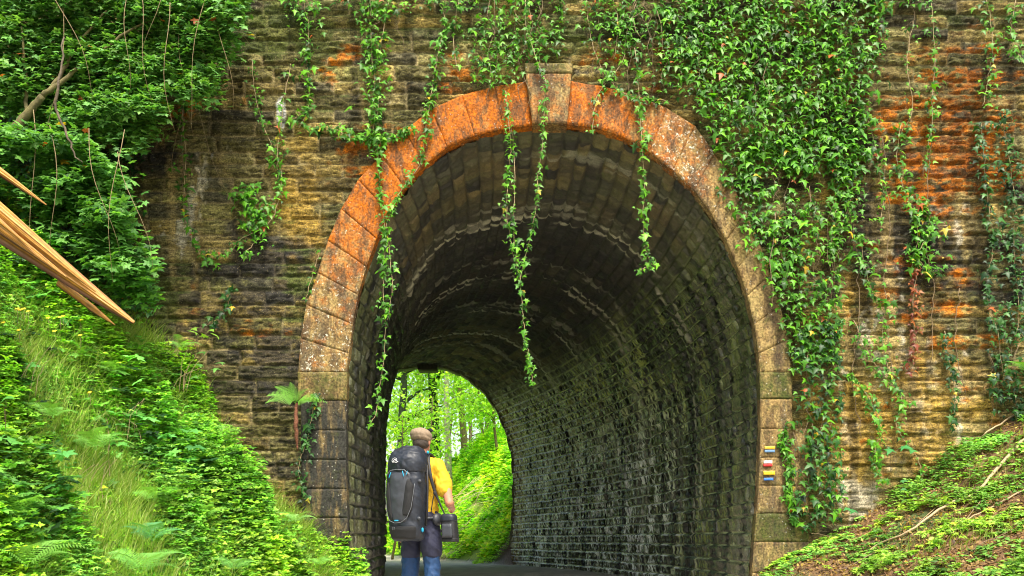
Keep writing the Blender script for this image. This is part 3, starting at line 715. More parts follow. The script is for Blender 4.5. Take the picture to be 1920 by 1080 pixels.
curtain([(1840,700),(1960,640),(1960,800),(1900,800),(1850,770)], 600, 'dark ivy bush at the foot of the wall at far right', pal=DARKG, seed=13, thr=.25, depth=.35)

# ---- overhanging shrub, upper left: branches, arching stems and compound leaves
def shrub(label, region, n, size, tpl, Yr, pal, name='overhanging_shrub', cat='shrub', nst=16, thr=.36, trunk=None, seed=1, tilt=.9):
    poly = np.array(region, float); lo, hi = poly.min(0), poly.max(0)
    x = RNG.uniform(lo[0], hi[0], n); y = RNG.uniform(lo[1], hi[1], n)
    m = in_poly(x+RNG.normal(0, 16, n), y+RNG.normal(0, 8, n), poly) & (fbm(x*.016+seed, y*.022, seed, 3) > thr)
    x, y = x[m], y[m]; n = len(x); Y = RNG.uniform(*Yr, n)
    Y = lerp(Y, Yr[0]+(Yr[1]-Yr[0])*fbm(x*.01, y*.02, seed+2, 2), .5)
    p = np.stack([(x-960)/F*Y, Y, EYE+(HOR-y)/F*Y], 1)
    e = empty(name, (p[:, 0].mean(), Yr[1], p[:, 2].min()), label, cat)
    tip = np.stack([RNG.normal(.2, .6, n), RNG.normal(-.5, .35, n), RNG.normal(-.25, .25, n)], 1)
    nr = np.stack([RNG.normal(0, .3, n), RNG.normal(-.45, .25, n), RNG.normal(tilt, .2, n)], 1)
    scatter('foliage', tpl, p, tip, nr, size*RNG.uniform(.6, 1.25, n), pick(pal, n, .16, YEL, .004), M_LEAF, e)
    vs, fs, q = [], [], 0
    for k in range(nst):
        x0 = RNG.uniform(lo[0], hi[0]); y0 = RNG.uniform(lo[1]-40, lo[1]+60); L = RNG.uniform(120, 330); Yk = RNG.uniform(*Yr)
        lean = RNG.normal(20, 50); pl = [P(x0+lean*t+10*math.sin(t*5+k), y0+L*t, Yk-.15*math.sin(t*3)) for t in np.linspace(0, 1, 10)]
        v, f = tube_vf(np.array(pl), np.linspace(.0038, .0016, 10), 5); vs.append(v); fs.append(f+q); q += len(v)
    under(mesh_np('arching_stems', np.concatenate(vs), np.concatenate(fs), M_TWIG), e)
    return e
shrub('pale leafy shrub hanging over the wall at the upper left, with thin arching stems', [(-40,-40),(470,-40),(450,40),(435,100),(400,150),(385,200),(330,170),(290,240),(250,290),(180,260),(110,230),(-40,200)], 26000, .078, T_PALM, (8.2, 9.2), np.r_[SOFTG*np.array([1.0,1.08,1.7]), SOFTG[:2]*.7], nst=18, thr=.26, seed=2)
shrub('layered light green bramble leaves leaning down the left edge of the wall', [(-40,230),(150,250),(230,330),(240,420),(290,500),(300,580),(240,560),(180,500),(100,440),(40,370),(-40,340)], 10000, .095, T_PALM, (7.7, 8.9), np.r_[SOFTG[:3]*np.array([.9,1.,1.2]), DARKG[2:3]], name='bramble', cat='bramble', nst=5, thr=.28, seed=4)
shrub('small leafy sprig growing from a joint on the left wall', [(330,150),(375,150),(385,195),(340,200)], 110, .09, T_TRI, (9.15, 9.3), SOFTG, name='wall_sprig', cat='plant', nst=2, thr=.1, seed=5)
t = empty('leaning_tree', P(10, 330, 8.2), 'leaning mossy branch forking at the upper left edge', 'tree')
M_MOSSB = simple('mossy_bark', (.13,.11,.04), .9, .5, 18, .8, .012)
tube('trunk', [P(-140,420,8.5),P(-40,330,8.45),P(10,270,8.45),P(50,215,8.45),(P(80,180,8.45))], [.085,.07,.055,.042,.032], M_MOSSB, t, 10, .004, 6)
tube('branch', [P(78,182,8.45),P(100,160,8.5),P(130,110,8.55),P(165,60,8.6),P(200,20,8.6)], [.028,.024,.018,.013,.008], M_MOSSB, t, 8, .006, 5)
tube('branch', [P(78,182,8.45),P(120,150,8.5),P(170,110,8.55),P(240,60,8.6),P(320,20,8.6)], [.026,.022,.017,.012,.007], M_MOSSB, t, 8, .006, 5)
tube('branch', [P(50,215,8.45),P(48,160,8.5),P(45,100,8.5),P(40,50,8.5)], [.022,.018,.014,.008], M_MOSSB, t, 8, .005, 5)
tag(tube('hanging_branch', [P(120,70,8.0),P(112,150,7.9),P(104,200,7.9),P(125,250,7.9),P(140,290,7.9),P(155,305,7.9)], [.008,.012,.014,.012,.008,.004], M_BARK, None, 6, .006, 5), 'crooked reddish bare branch hanging in front of the left ivy', 'branch')

# ------------------------------------------------------------ left bank cover
def on_bank(n, xr, yr, side, zmin=.12):
    x = RNG.uniform(*xr, n); y = RNG.uniform(*yr, n); z = ground(x, y); m = z > zmin
    return np.stack([x[m], y[m], z[m]], 1)
def seen(p, pad=120):
    px_ = 960+p[:, 0]/p[:, 1]*F; py_ = HOR-(p[:, 2]-EYE)/p[:, 1]*F
    return (px_ > -pad) & (px_ < 1920+pad) & (py_ > -pad) & (py_ < 1080+pad)
def blades(name, p, h, w, col, lean, label=None, kind='stuff', droop=.6):
    n = len(p); th = RNG.uniform(0, 2*math.pi, n); dx = np.cos(th); dy = np.sin(th)
    dirx = dx*lean+RNG.normal(0, .12, n)+.22; diry = dy*lean-.18
    prt = []; side = np.stack([-np.sin(th), np.cos(th)*.3, np.zeros(n)], 1)
    side = unit(np.stack([np.ones(n)*.9, dy*.5, np.zeros(n)], 1))
    for t, ww in ((0, 1.), (.35, .9), (.7, .6), (1., .08)):
        q = p+np.stack([dirx*h*t**1.6, diry*h*t**1.6, h*(t-droop*t**2.6*.6)], 1)
        prt.append(q-side*(w*ww)[:, None]); prt.append(q+side*(w*ww)[:, None])
    v = np.stack(prt, 1).reshape(-1, 3)
    f = np.array([(0,1,3,2),(2,3,5,4),(4,5,7,6)])[None]+(np.arange(n)*8)[:, None, None]
    o = mesh_np(name, v, f.reshape(-1, 4), M_GRASS, np.repeat(col, 8, 0), None, False)
    return tag(o, kind=kind, label=label, cat='grass')
def clump_mask(p, sc, thr, seed, soft=.05):
    return fbm(p[:, 0]*sc+p[:, 2]*.7, p[:, 1]*sc+p[:, 2]*.5, seed, 3)+RNG.normal(0, soft, len(p)) > thr
GR = np.array([(.28,.46,.05),(.38,.52,.09),(.19,.36,.04),(.50,.54,.18),(.30,.40,.08)])
q = on_bank(130000, (-7.2, -1.4), (5.0, 9.35), -1); q = q[seen(q)]
q = q[clump_mask(q, 1.3, .47, 4, .14)]
n = len(q); blades('long_grass', q, RNG.uniform(.14, .50, n), RNG.uniform(.0020, .0042, n), pick(GR, n, .2), .35, 'long arching grass on the left bank')
def bank_hit0(px_, py_):
    for Y in np.arange(4.5, 9.38, .03):
        p = P(px_, py_, Y)
        if p[2] < ground(p[0], p[1]): return Y
    return 9.2
def rosettes(name, p, per, size, pal, label, tpl=T_OVAL, hgt=.18, mat=None, up=.85, cat='ground cover', pe=.004):
    n = len(p); hs = (.03+hgt*RNG.uniform(.2, 1, n)*2.0*ss(.30, .72, fbm(p[:, 0]*1.6+3, p[:, 1]*1.6, 13, 3)))
    k = per; base = np.repeat(p, k, 0); tier = np.tile(np.arange(k), n)//4
    th = np.repeat(RNG.uniform(0, 6.28, n), k)+np.tile(np.arange(k)*2.4, n)+RNG.normal(0, .2, n*k)
    N_ = n*k; pos = base+np.stack([np.cos(th)*.012, np.sin(th)*.012, np.repeat(hs, k)*(1-.28*tier)+.0*th], 1)
    tip = np.stack([np.cos(th), np.sin(th), RNG.normal(-.12, .22, N_)], 1)
    nr = np.stack([RNG.normal(0, .25, N_), RNG.normal(-.35, .25, N_), np.full(N_, up)], 1)
    tone = fbm(p[:, 0]*2.6+1, p[:, 1]*2.6+p[:, 2]*2, 2, 3)[:, None]; warm = fbm(p[:, 0]*1.4+9, p[:, 1]*1.4, 7, 3)[:, None]
    pc_ = pick(pal, n, .22)*(.70+1.35*tone)*np.concatenate([.65+.75*warm, .85+.3*warm, 1.25-.6*warm], 1)
    c = np.repeat(pc_, k, 0)*(1+RNG.normal(0, .16, (N_, 1)))
    o = scatter(name, tpl, pos, tip, nr, size*RNG.uniform(.55, 1.2, N_)*(1+.3*tier), np.clip(c, .01, .9), mat or M_LEAF)
    return tag(o, label, cat, None, 'stuff')
q = on_bank(60000, (-7.2, -1.3), (5.0, 9.35), -1, .03); q = q[seen(q)]
a = q[clump_mask(q, 1.1, .44, 9, .08)]; b = q[~clump_mask(q, 1.1, .52, 9, .08)]
rosettes('leafy_herbs', a[:17000], 8, .052, np.r_[SOFTG*np.array([1.2,1.25,.7]), SOFTG[:2]*.6, LIMEG[:1]*.7], 'bright nettle-like herbs layered over the left bank', hgt=.42, tpl=T_TRI)
rosettes('low_groundcover', b[:16000], 8, .042, np.r_[SOFTG*1.2, SOFTG, DARKG[2:3]], 'small round leaved ground cover on the left bank', tpl=T_IVY, hgt=.22)
q = on_bank(5200, (-3.2, -1.2), (7.0, 9.3), -1, .01); rosettes('jamb_foot_herbs', q[seen(q)], 8, .055, LIMEG*.75, 'light green herbs in front of the left jamb foot', tpl=T_TRI, hgt=.34)
q = on_bank(9000, (-7.2, -1.6), (5.2, 9.3), -1, .2); q = q[seen(q)]; q = q[clump_mask(q, 1.7, .60, 11, .03)]
rosettes('broad_leaved_weeds', q[:350], 5, .11, np.r_[SOFTG[:2]*np.array([.8,1.,1.3]), DARKG[3:]], 'broad palmate weeds in patches on the left bank', tpl=T_PALM, hgt=.45)
for (x_, y_, lab) in [(60,700,'dead fern stalks at the left side of the left bank'),(250,790,'brown dead stalks in the middle of the left bank'),(420,950,'dry bent stalks low on the left bank near the wall'),(150,900,'straw coloured stalks above the bottom left ferns'),(340,700,'dry stalks near the top edge of the left bank')]:
    pb = P(x_, y_, bank_hit0(x_, y_)-.3); e = empty('dead_stalks', pb-np.array([0,0,.2]), lab, 'dead plant', 'dead stalks on the left bank')
    for k in range(7):
        a0 = pb+np.array([RNG.normal(0,.10), RNG.normal(0,.05), -.22]); dx_, h_ = RNG.normal(.05,.10), RNG.uniform(.25,.5)
        tube('stalk', [a0, a0+np.array([dx_*.4,-.02,h_*.55]), a0+np.array([dx_,-.05,h_])+np.array([.05*np.sign(dx_),0,-.03])], [.0035,.003,.0015], M_PALE, e, 4, .004, 4)
# right bank
q = on_bank(9000, (2.4, 7.2), (5.2, 9.35), 1, .03); q = q[seen(q)]
q2 = q[clump_mask(q, 1.5, .56, 7) | ((q[:, 1] > 8.9) & clump_mask(q, 2., .42, 3))]
rosettes('bank_herbs', q2, 7, .044, SOFTG*.9, 'green herbs scattered over the right bank', hgt=.10)
q3 = q[clump_mask(q, 2.1, .60, 2)]; rosettes('mossy_herbs', q3, 7, .04, LIMEG*.7, 'yellow green ground cover on the right bank', tpl=T_IVY, hgt=.06)
q = on_bank(34000, (2.4, 7.2), (5.2, 9.35), 1, .02); q = q[seen(q)]; n = len(q)
LIT = np.array([(.22,.13,.05),(.30,.17,.07),(.12,.06,.03),(.36,.24,.09),(.45,.33,.08)])
tag(scatter('leaf_litter', T_DIA, q+np.array([0,0,.012]), rn(n), np.stack([RNG.normal(0,.3,n),RNG.normal(-.3,.3,n),np.ones(n)],1), RNG.uniform(.015,.05,n), pick(LIT, n, .3), M_LEAF), 'dry leaf litter on the right bank', 'leaf litter', None, 'stuff')
q = on_bank(9000, (2.6, 7.2), (5.2, 9.3), 1, .2); q = q[clump_mask(q, 1.1, .56, 12)]; n = len(q)
blades('bank_grass', q, RNG.uniform(.06, .2, n), RNG.uniform(.002, .0035, n), pick(GR, n, .2), .35, 'short grass on the right bank')

# ---- ferns
def frond(L, w, npin=22, curve=.35):
    """fern frond in local xz: grows along +y, returns triangles; each pinna is toothed"""
    V_, Fc = [], []
    ts = np.linspace(0, 1, npin+6)
    spine = np.stack([np.zeros_like(ts), ts*L*(1-.18*ts), L*curve*(ts-1.5*ts*ts)], 1)
    for i in range(len(ts)-1):
        r = .0035*(1-ts[i])+.0008; a, b = spine[i], spine[i+1]; k = len(V_)
        V_ += [a+(r,0,0), a-(r,0,0), b-(r*.9,0,0), b+(r*.9,0,0)]; Fc += [(k,k+1,k+2),(k,k+2,k+3)]
    for i in range(3, len(ts)-1):
        t = ts[i]; pl = w*math.sin(math.pi*min(1, (t*.82+.16)))**.9*(1-t*.35); c = spine[i]
        for sg in (-1, 1):
            d = np.array([sg*1., .32, -.14]); d /= np.linalg.norm(d); f = np.array([0, 1., 0])*L/npin*.34
            m = 5
            for j in range(m):
                u0, u1 = j/m, (j+.86)/m; wv = (1-u0*.85); k = len(V_)
                a = c+d*pl*u0; b = c+d*pl*(u0+1.15/m)
                V_ += [a-f*wv*.25, a+f*wv*.2, b+f*wv*1.0, b-f*wv*.9*.75]; Fc += [(k,k+1,k+2),(k,k+2,k+3)]
    return np.array(V_), np.array(Fc)
FR = frond(1., .25, 20, .55)
def fern(pos, label, n=6, L=.5, col=(.12,.28,.05), face=None, spreadz=.55, group='ferns growing on the banks'):
    e = empty('fern', pos, label, 'fern', group)
    for k in range(n):
        th = (face if face is not None else -math.pi/2)+RNG.uniform(-1.4, 1.4) if face is not None else k*6.28/n+RNG.uniform(-.3,.3)
        l = L*RNG.uniform(.75, 1.15); out = RNG.uniform(.75, 1.0)
        T = np.array([math.cos(th)*out, math.sin(th)*out*.8, spreadz*RNG.uniform(.7, 1.3)]); T /= np.linalg.norm(T)
        Nn = np.array([-T[0]*T[2], -T[1]*T[2]-.35, 1-T[2]*T[2]]); Nn -= T*Nn.dot(T); Nn /= np.linalg.norm(Nn); Xx = np.cross(T, Nn)
        v = np.array(pos)+l*(FR[0][:, 0:1]*Xx+FR[0][:, 1:2]*T+FR[0][:, 2:3]*Nn)
        c = np.tile(np.array(col)*RNG.uniform(.8, 1.25), (len(v), 1))
        under(mesh_np('frond', v, FR[1], M_LEAF, c), e)
    return e
def bank_hit(px_, py_):
    """first point of the ground seen at this photo pixel"""
    for Y in np.arange(4.5, 9.38, .03):
        p = P(px_, py_, Y)
        if p[2] < ground(p[0], p[1]): return p
    return P(px_, py_, 9.2)
for (x_, y_, L, lab, c) in [(50,1050,.55,'large fern at the bottom left corner',(.16,.34,.06)),(30,960,.5,'fern above the bottom left corner fern',(.13,.30,.05)),
    (265,1060,.5,'fern with long fronds at the bottom edge of the left bank',(.15,.34,.07)),(285,1000,.42,'blue green fern in the lower middle of the left bank',(.09,.26,.09)),
    (440,1055,.30,'small fern near the foot of the left bank',(.13,.30,.07)),(290,925,.36,'fern half hidden in grass on the left bank',(.16,.35,.06)),
    (330,800,.36,'fern in the middle of the left bank beside the dead stalks',(.18,.36,.08)),(420,805,.42,'feathery fern leaning to the right on the left bank',(.19,.38,.08)),
    (390,840,.30,'short fern below the feathery one',(.17,.34,.06)),(555,965,.32,'pale fern against the foot of the left wall',(.22,.42,.12)),(150,580,.45,'fern below the broken trunk',(.15,.33,.06)),
    (120,390,.5,'tall shaded fern under the brambles at left',(.08,.22,.05)),(340,640,.3,'fern at the edge of the bank beside the wall',(.15,.32,.06)),(180,830,.42,'fern in the left half of the bank above the big grass patch',(.18,.38,.07)),(480,1000,.34,'low fern between the bank foot and the left jamb',(.18,.38,.08)),(100,770,.38,'fern at the left side of the bank at mid height',(.16,.36,.06)),(380,960,.36,'fern just left of the low dry stalks',(.19,.40,.07)),(220,690,.34,'fern below the tip of the splintered log',(.16,.34,.07)),(600,1045,.26,'small fern at the foot of the left jamb',(.20,.42,.09))]:
    fern(P(x_, y_+15, bank_hit(x_, y_+15)[1]-.34), lab, 7, L*.95, np.array(c)*1.3)
fern(P(1925,700,9.1), 'fern high at the right edge', 6, .38, (.14,.34,.04))
fern(P(1700,990,9.0), 'low fern on the right bank', 5, .2, (.14,.30,.05))
# the fern growing on a rooty stump beside the left jamb
jf = fern(P(555,757,9.18), 'bright fern sprouting from the left edge of the arch on a hanging brown root', 0, .34, (.20,.45,.06))
for th, l in ((-.15,.44),(.25,.36),(1.0,.27),(1.75,.30),(2.75,.40),(3.25,.40),(2.3,.36)):
    T = np.array([math.cos(th)*1., -.35, .12+math.sin(th)*.9 if math.sin(th) > .3 else .22]); T /= np.linalg.norm(T)
    Nn = np.array([0, -.75, .7]); Nn -= T*Nn.dot(T); Nn /= np.linalg.norm(Nn); Xx = np.cross(T, Nn)
    v = P(555,757,9.18)+l*(FR[0][:, 0:1]*Xx+FR[0][:, 1:2]*T+FR[0][:, 2:3]*Nn)
    under(mesh_np('frond', v, FR[1], M_LEAF, np.tile([.20,.46,.06], (len(v), 1))), jf)
M_ROOT = simple('fibrous_root', (.16,.06,.03), .9, .6, 60, .9, .01)
tube('rootstock', [P(556,756,9.2),P(555,790,9.18),P(556,820,9.2),P(558,845,9.22)], [.016,.026,.022,.006], M_ROOT, jf, 9, .004, 5)

# maple seedlings etc. : big pale leaves
def bigleaf(pl, label, size, col=(.15,.36,.07), tpl=T_IVY):
    p = np.array([P(*q_) for q_ in pl]); e = empty('seedling', p[0]-np.array([0,0,.2]), label, 'seedling', 'seedlings against the wall')
    n = 1
    for q_ in p: scatter('leaf', tpl, q_[None], np.stack([RNG.normal(0,.8,n),np.full(n,-.6),RNG.normal(-.1,.2,n)],1), np.stack([RNG.normal(0,.2,n),np.full(n,-.6),np.full(n,.8)],1), np.full(n, size), pick(np.array([col]), n, .1), M_LEAF, e)
    for q_ in p: under(mesh_np('stalk', *tube_vf(np.array([p[0]-np.array([0,0,.25]), (p[0]+q_)/2-np.array([0,-.01,.04]), q_]), np.full(3,.0025), 4), M_STEM), e)
bigleaf([(370,625,9.1),(395,618,9.1),(385,632,9.0),(410,632,9.0),(362,615,9.0)], 'maple-like seedling with pale leaves beside the left wall', .11, (.22,.42,.05))
bigleaf([(385,660,9.1),(405,690,9.1),(380,685,9.0),(370,705,9.0),(420,680,9.1)], 'trailing seedling below the maple-like one', .10, (.12,.30,.06))
bigleaf([(1670,842,9.1),(1690,838,9.1),(1712,843,9.1)], 'seedling with three broad leaves at the foot of the right wall', .13, (.07,.30,.08))
bigleaf([(1585,952,9.1),(1602,956,9.1)], 'pair of broad leaves low against the right wall', .12, (.07,.28,.08))
bigleaf([(1690,902,9.1),(1712,905,9.1),(1698,916,9.1)], 'small seedling just above the right bank', .08, (.09,.28,.08))
bigleaf([(600,75,9.2),(10,745,6.3),(4,760,6.3)][1:], 'broad green leaves at the left edge of the picture', .11, (.10,.34,.05))
# yellow flowers
M_YEL = simple('yellow_petal', (.85,.60,.02), .6, .1, 30, 0)
def flower(p, first=[None]):
    if first[0] is None:
        e = empty('wild_flower', p, 'small yellow wild flower among the herbs of the left bank', 'flower', 'yellow flowers on the left bank')
        vs, fs, q = [], [], 0
        for k in range(5):
            v, f = rotz(T_DIA, k*2*math.pi/5, .024); v = v @ np.array(Matrix.Rotation(R(-40), 3, 'X')); vs.append(v); fs.append(f+q); q += len(v)
        b_ = mesh_np('petals', np.concatenate(vs), np.concatenate(fs), M_YEL); b_.parent = e
        s_ = mesh_np('stalk', *tube_vf(np.array([(0,0,-.16),(0.01,0,-.08),(0,0,0)]), np.full(3,.0018), 4), M_STEM); s_.parent = e
        first[0] = e; return e
    e = first[0].copy(); COL.objects.link(e); e.location = p
    for ch in first[0].children:
        c = ch.copy(); COL.objects.link(c); c.parent = e
    return e
for (x_, y_) in [(38,580),(44,578),(52,583),(90,595),(112,594),(118,592),(102,620),(32,578),(6,604),(35,618),(150,628),(20,350),(12,360),(60,312),(55,322),(30,366),(168,735),(370,865),(66,408),(98,368),(45,410),(150,600)]:
    flower(P(x_, y_, bank_hit(x_, y_+20)[1]-.42))

# ---- broken orange wood
def wood_mat():
    m = NT('fresh_split_wood'); v = m.obj((1,1,1)); a = m.attr()
    f = m.noise(20, 5, .7, v)
    c = m.mix(1., a.outputs['Color'], m.ramp(f, [(.25,.6),(.75,1.35)]), 'MULTIPLY'); m.base(c); m.rough(.6); m.bump(f, .5, .006); return m.m
M_WOOD = wood_mat()
def splinter(name, A0, B0, wid, thick, parent, seed, tipfrac=.35, bark=False, n=90, m=22):
    A0, B0 = np.array(A0), np.array(B0); d = B0-A0; L = np.linalg.norm(d); d /= L
    up = np.array([0,0,1.]); up -= d*up.dot(d); up /= np.linalg.norm(up); sd = np.cross(d, up)
    T, H = np.meshgrid(np.linspace(0, 1, n), np.linspace(0, 2*math.pi, m, endpoint=False))
    tap = np.minimum(1, ((1-T)/tipfrac+.04))**.8
    grain = fbm(np.cos(H)*6+seed*3+9, np.sin(H)*6+T*1.3+30, seed, 3)
    step = np.floor(T*7+3*fbm(H*1.5+seed, T*2, seed+1, 2))/7
    fine_ = fbm(H*9+seed*5, T*2.2+seed, seed+6, 3); fib = np.abs(fine_-.5)*2
    r = (.62+.75*grain)*(1-.12*(step-T))*(1+.28*(fine_-.5))*(1-.25*ss(.75,1,T)*fib)
    y = np.cos(H)*wid/2*tap*r; z = np.sin(H)*thick/2*tap*r
    y += wid*.18*(T**2)*np.sin(seed)
    pts = A0+d*(T*L)[..., None]+up*y[..., None]+sd*z[..., None]
    v = pts.reshape(-1, 3); i = np.arange(m)[:, None]*n; j = np.arange(n-1)[None]; i2 = ((np.arange(m)+1) % m)[:, None]*n
    f = np.stack([i+j, i+j+1, i2+j+1, i2+j], -1).reshape(-1, 4)
    c = lerp(np.array([.34,.13,.012]), np.array([.58,.29,.035]), grain.reshape(-1, 1))
    dark = ss(.52, .68, fbm(H*5+seed, T*2.5, seed+5, 3)).reshape(-1, 1); c = lerp(c, np.array([.26,.10,.02]), dark*.75); c = lerp(c, np.array([.16,.07,.02]), (1-ss(.0,.16,fib)).reshape(-1,1)*.7); c = lerp(c, np.array([.66,.44,.15]), ss(.60,.74,fine_).reshape(-1,1)*.5)
    if bark: lowm = ss(-.5, -.9, np.cos(H)).reshape(-1, 1); c = lerp(c, np.array([.10,.04,.02]), lowm)
    o = mesh_np(name, v, f, M_WOOD, c, None, False); under(o, parent); return o
bt = empty('splintered_log', P(-900,-210,6.6), 'freshly split orange trunk jutting in over the left bank, its splintered point downward', 'log')
Yb = 6.7
tube('trunk', [P(-1000,-520,7.4),P(-700,-160,7.0),P(-420,120,6.8),P(-200,300,6.7)], [.42,.40,.36,.30], M_BARK, bt, 16, .01, 5)
splinter('split_wood', P(-330,172,Yb), P(243,616,Yb-.1), .37, .20, bt, 2, .75, True, 200, 90)
splinter('split_wood', P(-300,150,Yb-.1), P(184,540,Yb-.15), .20, .10, bt, 5, .75, False, 180, 70)
splinter('split_wood', P(-260,225,Yb-.12), P(120,525,Yb-.15), .18, .10, bt, 8, .8, True, 160, 70)
splinter('split_wood', P(-260,190,Yb-.16), P(60,465,Yb-.18), .10, .07, bt, 6, .7, False, 120, 50)
splinter('torn_bark', P(110,530,Yb+.03), P(216,610,Yb), .06, .04, bt, 3, .4, True, 60)
splinter('split_wood', P(-330,90,Yb+.05), P(90,380,Yb+.1), .13, .09, bt, 11, .55, True, 140, 60)

# ---- fallen branches on the right bank
def gpt(px_, py_, lift=.03): return bank_hit(px_, py_)+np.array([0, -.02, lift])
tag(tube('fallen_branch', [gpt(1925,835,.10),gpt(1890,865,.07),gpt(1830,930,.05),gpt(1770,960,.06),gpt(1700,1005,.04),gpt(1640,1030,.04),gpt(1610,1050,.02)], [.019,.019,.017,.014,.011,.008,.004], M_PALE, None, 8, .004, 5), 'long bent grey dead branch lying down the right bank', 'branch')
for pl, lab, r in [([(1925,770),(1890,790),(1850,815),(1830,835)],'brown stick high on the right bank below the ivy',.014),([(1640,1040),(1600,1062),(1560,1080)],'thin stick at the lower end of the long dead branch',.006),
    ([(1860,915),(1810,925),(1770,945),(1720,985)],'straight twig beside the long dead branch',.007),([(1925,920),(1880,945),(1840,965),(1800,985)],'dark stick half buried in the bare soil',.010),
    ([(1840,940),(1790,1000),(1730,1040)],'thin curved twig across the bare soil',.005),([(1600,1000),(1570,1010),(1520,1005)],'short stick near the foot of the right ivy column',.005),([(1900,1000),(1850,1020),(1800,1050)],'fine twig low on the right bank',.005)]:
    tag(tube('stick', [gpt(*a_) for a_ in pl], np.linspace(r, r*.5, len(pl)), M_PALE if r > .006 else M_STEM, None, 6, .004, 5), lab, 'stick', 'sticks on the right bank')
tag(tube('broken_stake', [P(1716,952,9.15),P(1712,930,9.15),P(1706,908,9.15)], [.022,.02,.016], simple('weathered_wood',(.38,.27,.18),.8,.4,40), None, 7, .003, 4), 'short broken reddish stake standing at the foot of the right wall', 'stake')
for pl, lab in [([(205,760),(215,850),(222,980)],'thin dead stalk on the left bank'),([(325,880),(322,960),(326,1075)],'dead brown stalk near the bottom of the left bank')]:
    tag(tube('dead_stalk', [bank_hit(a_, b_)+np.array([0,-.12,.1]) for a_, b_ in pl], .004, M_STEM, None, 5, .01, 5), lab, 'stalk')

# ------------------------------------------------------------ woodland beyond the tunnel
def far_tree(px_, Y, h, rad, label, pal, tr=.16, n=3800, lean=0., trunkmat=None, lo=.25, size=.17, sx=1.):
    x = (px_-960)/F*Y; z0 = float(ground(np.array(x), np.array(Y))); e = empty('woodland_tree', (x, Y, z0), label, 'tree', 'trees of the wood beyond the tunnel')
    pts = [(x+lean*t*h+.12*math.sin(t*4+px_), Y+.1*math.cos(t*5), z0-.1+h*t) for t in np.linspace(0, .92, 7)]
    tube('trunk', pts, np.linspace(tr, tr*.35, 7), trunkmat or M_BARK, e, 9, .01, 3)
    nb = 9; cs = []
    for k in range(nb):
        t = RNG.uniform(lo, .85); a = RNG.uniform(0, 6.28); r = rad*RNG.uniform(.5, 1.)*(1-.4*t)
        b0 = np.array(pts[0])+np.array([lean*t*h, 0, h*t]); b1 = b0+np.array([math.cos(a)*r*sx, math.sin(a)*r, RNG.uniform(.0, .8)])
        tube('limb', [b0, (b0+b1)/2+np.array([0,0,.15]), b1], [tr*.35, tr*.2, tr*.06], trunkmat or M_BARK, e, 6, .01, 3)
        cs.append(b1); cs.append((b0+b1)/2)
    cs = np.array(cs); c = cs[RNG.integers(0, len(cs), n)]
    p = c+rn(n)*np.array([rad*.30*sx, rad*.30, rad*.16]); tip = rn(n)+np.array([0,-.2,-.4]); nr = rn(n, .35)+np.array([0,-.35,1.])
    tone = fbm(c[:, 0]*2+p[:, 0], c[:, 2]*2+p[:, 2], int(px_) % 12, 2)[:, None]
    scatter('crown', T_DIA, p, tip, nr, size*RNG.uniform(.5, 1.2, n), pick(pal, n, .2)*1.2*(.7+.6*tone), M_FAR, e)
M_IVYT = simple('ivy_clad_bark', (.022,.035,.010), .8, .6, 12, .9, .05)
M_PALEB = simple('pale_bark', (.30,.30,.20), .85, .4, 10)
far_tree(838, 30.5, 9.5, 2.6, 'pale slender trunk with light leaves, right of the hiker and beyond the tunnel', LIMEG, .15, 2200, .02, M_PALEB, .5)
far_tree(812, 33.0, 10, 2.6, 'ivy clad trunk directly above the hiker in the wood beyond the tunnel', LIMEG*.85, .26, 2200, 0, M_IVYT, .45)
far_tree(757, 31.0, 9, 2.4, 'dark ivy clad trunk seen at the left side of the far opening', LIMEG*.9, .24, 2200, .01, M_IVYT, .4)
far_tree(868, 35.5, 9.5, 2.8, 'mossy leaning trunk on the far bank, right of the pale one', LIMEG*.85, .17, 2200, -.08, M_MOSSB, .35)
far_tree(905, 31.5, 6.5, 2.4, 'bushy hazel leaning over the far bank at the right of the opening', LIMEG, .07, 2600, -.12, M_MOSSB, .15)
far_tree(940, 28.5, 4.6, 1.8, 'low hazel close to the right edge of the far opening', LIMEG, .06, 2200, -.1, M_MOSSB, .15)
far_tree(735, 27.5, 5.5, 1.8, 'sapling hanging over the path at the left of the far opening', LIMEG, .05, 1500, .08, M_MOSSB, .2)
far_tree(790, 28.0, 6.2, 1.5, 'young tree with drooping sprays just behind the hiker', LIMEG, .05, 700, .05, M_MOSSB, .55)
k_ = 0
for (px_, Y, h, rad) in [(700,36,11,3.2),(765,42,12,3.4),(835,46,12,3.4),(905,41,11,3.4),(950,38,10,3.2),(990,34,9,3),(668,44,12,3.5),(740,54,15,4.2),(800,58,15,4.2),(880,56,15,4.4),(1010,44,12,4)]:
    far_tree(px_, Y, h, rad, 'leafy tree deep in the wood beyond the tunnel', LIMEG*(.7+.5*random.random()), random.choice((.10,.14,.22)), 2300, RNG.uniform(-.09,.09), M_BARK, .10, .24, 1.1)
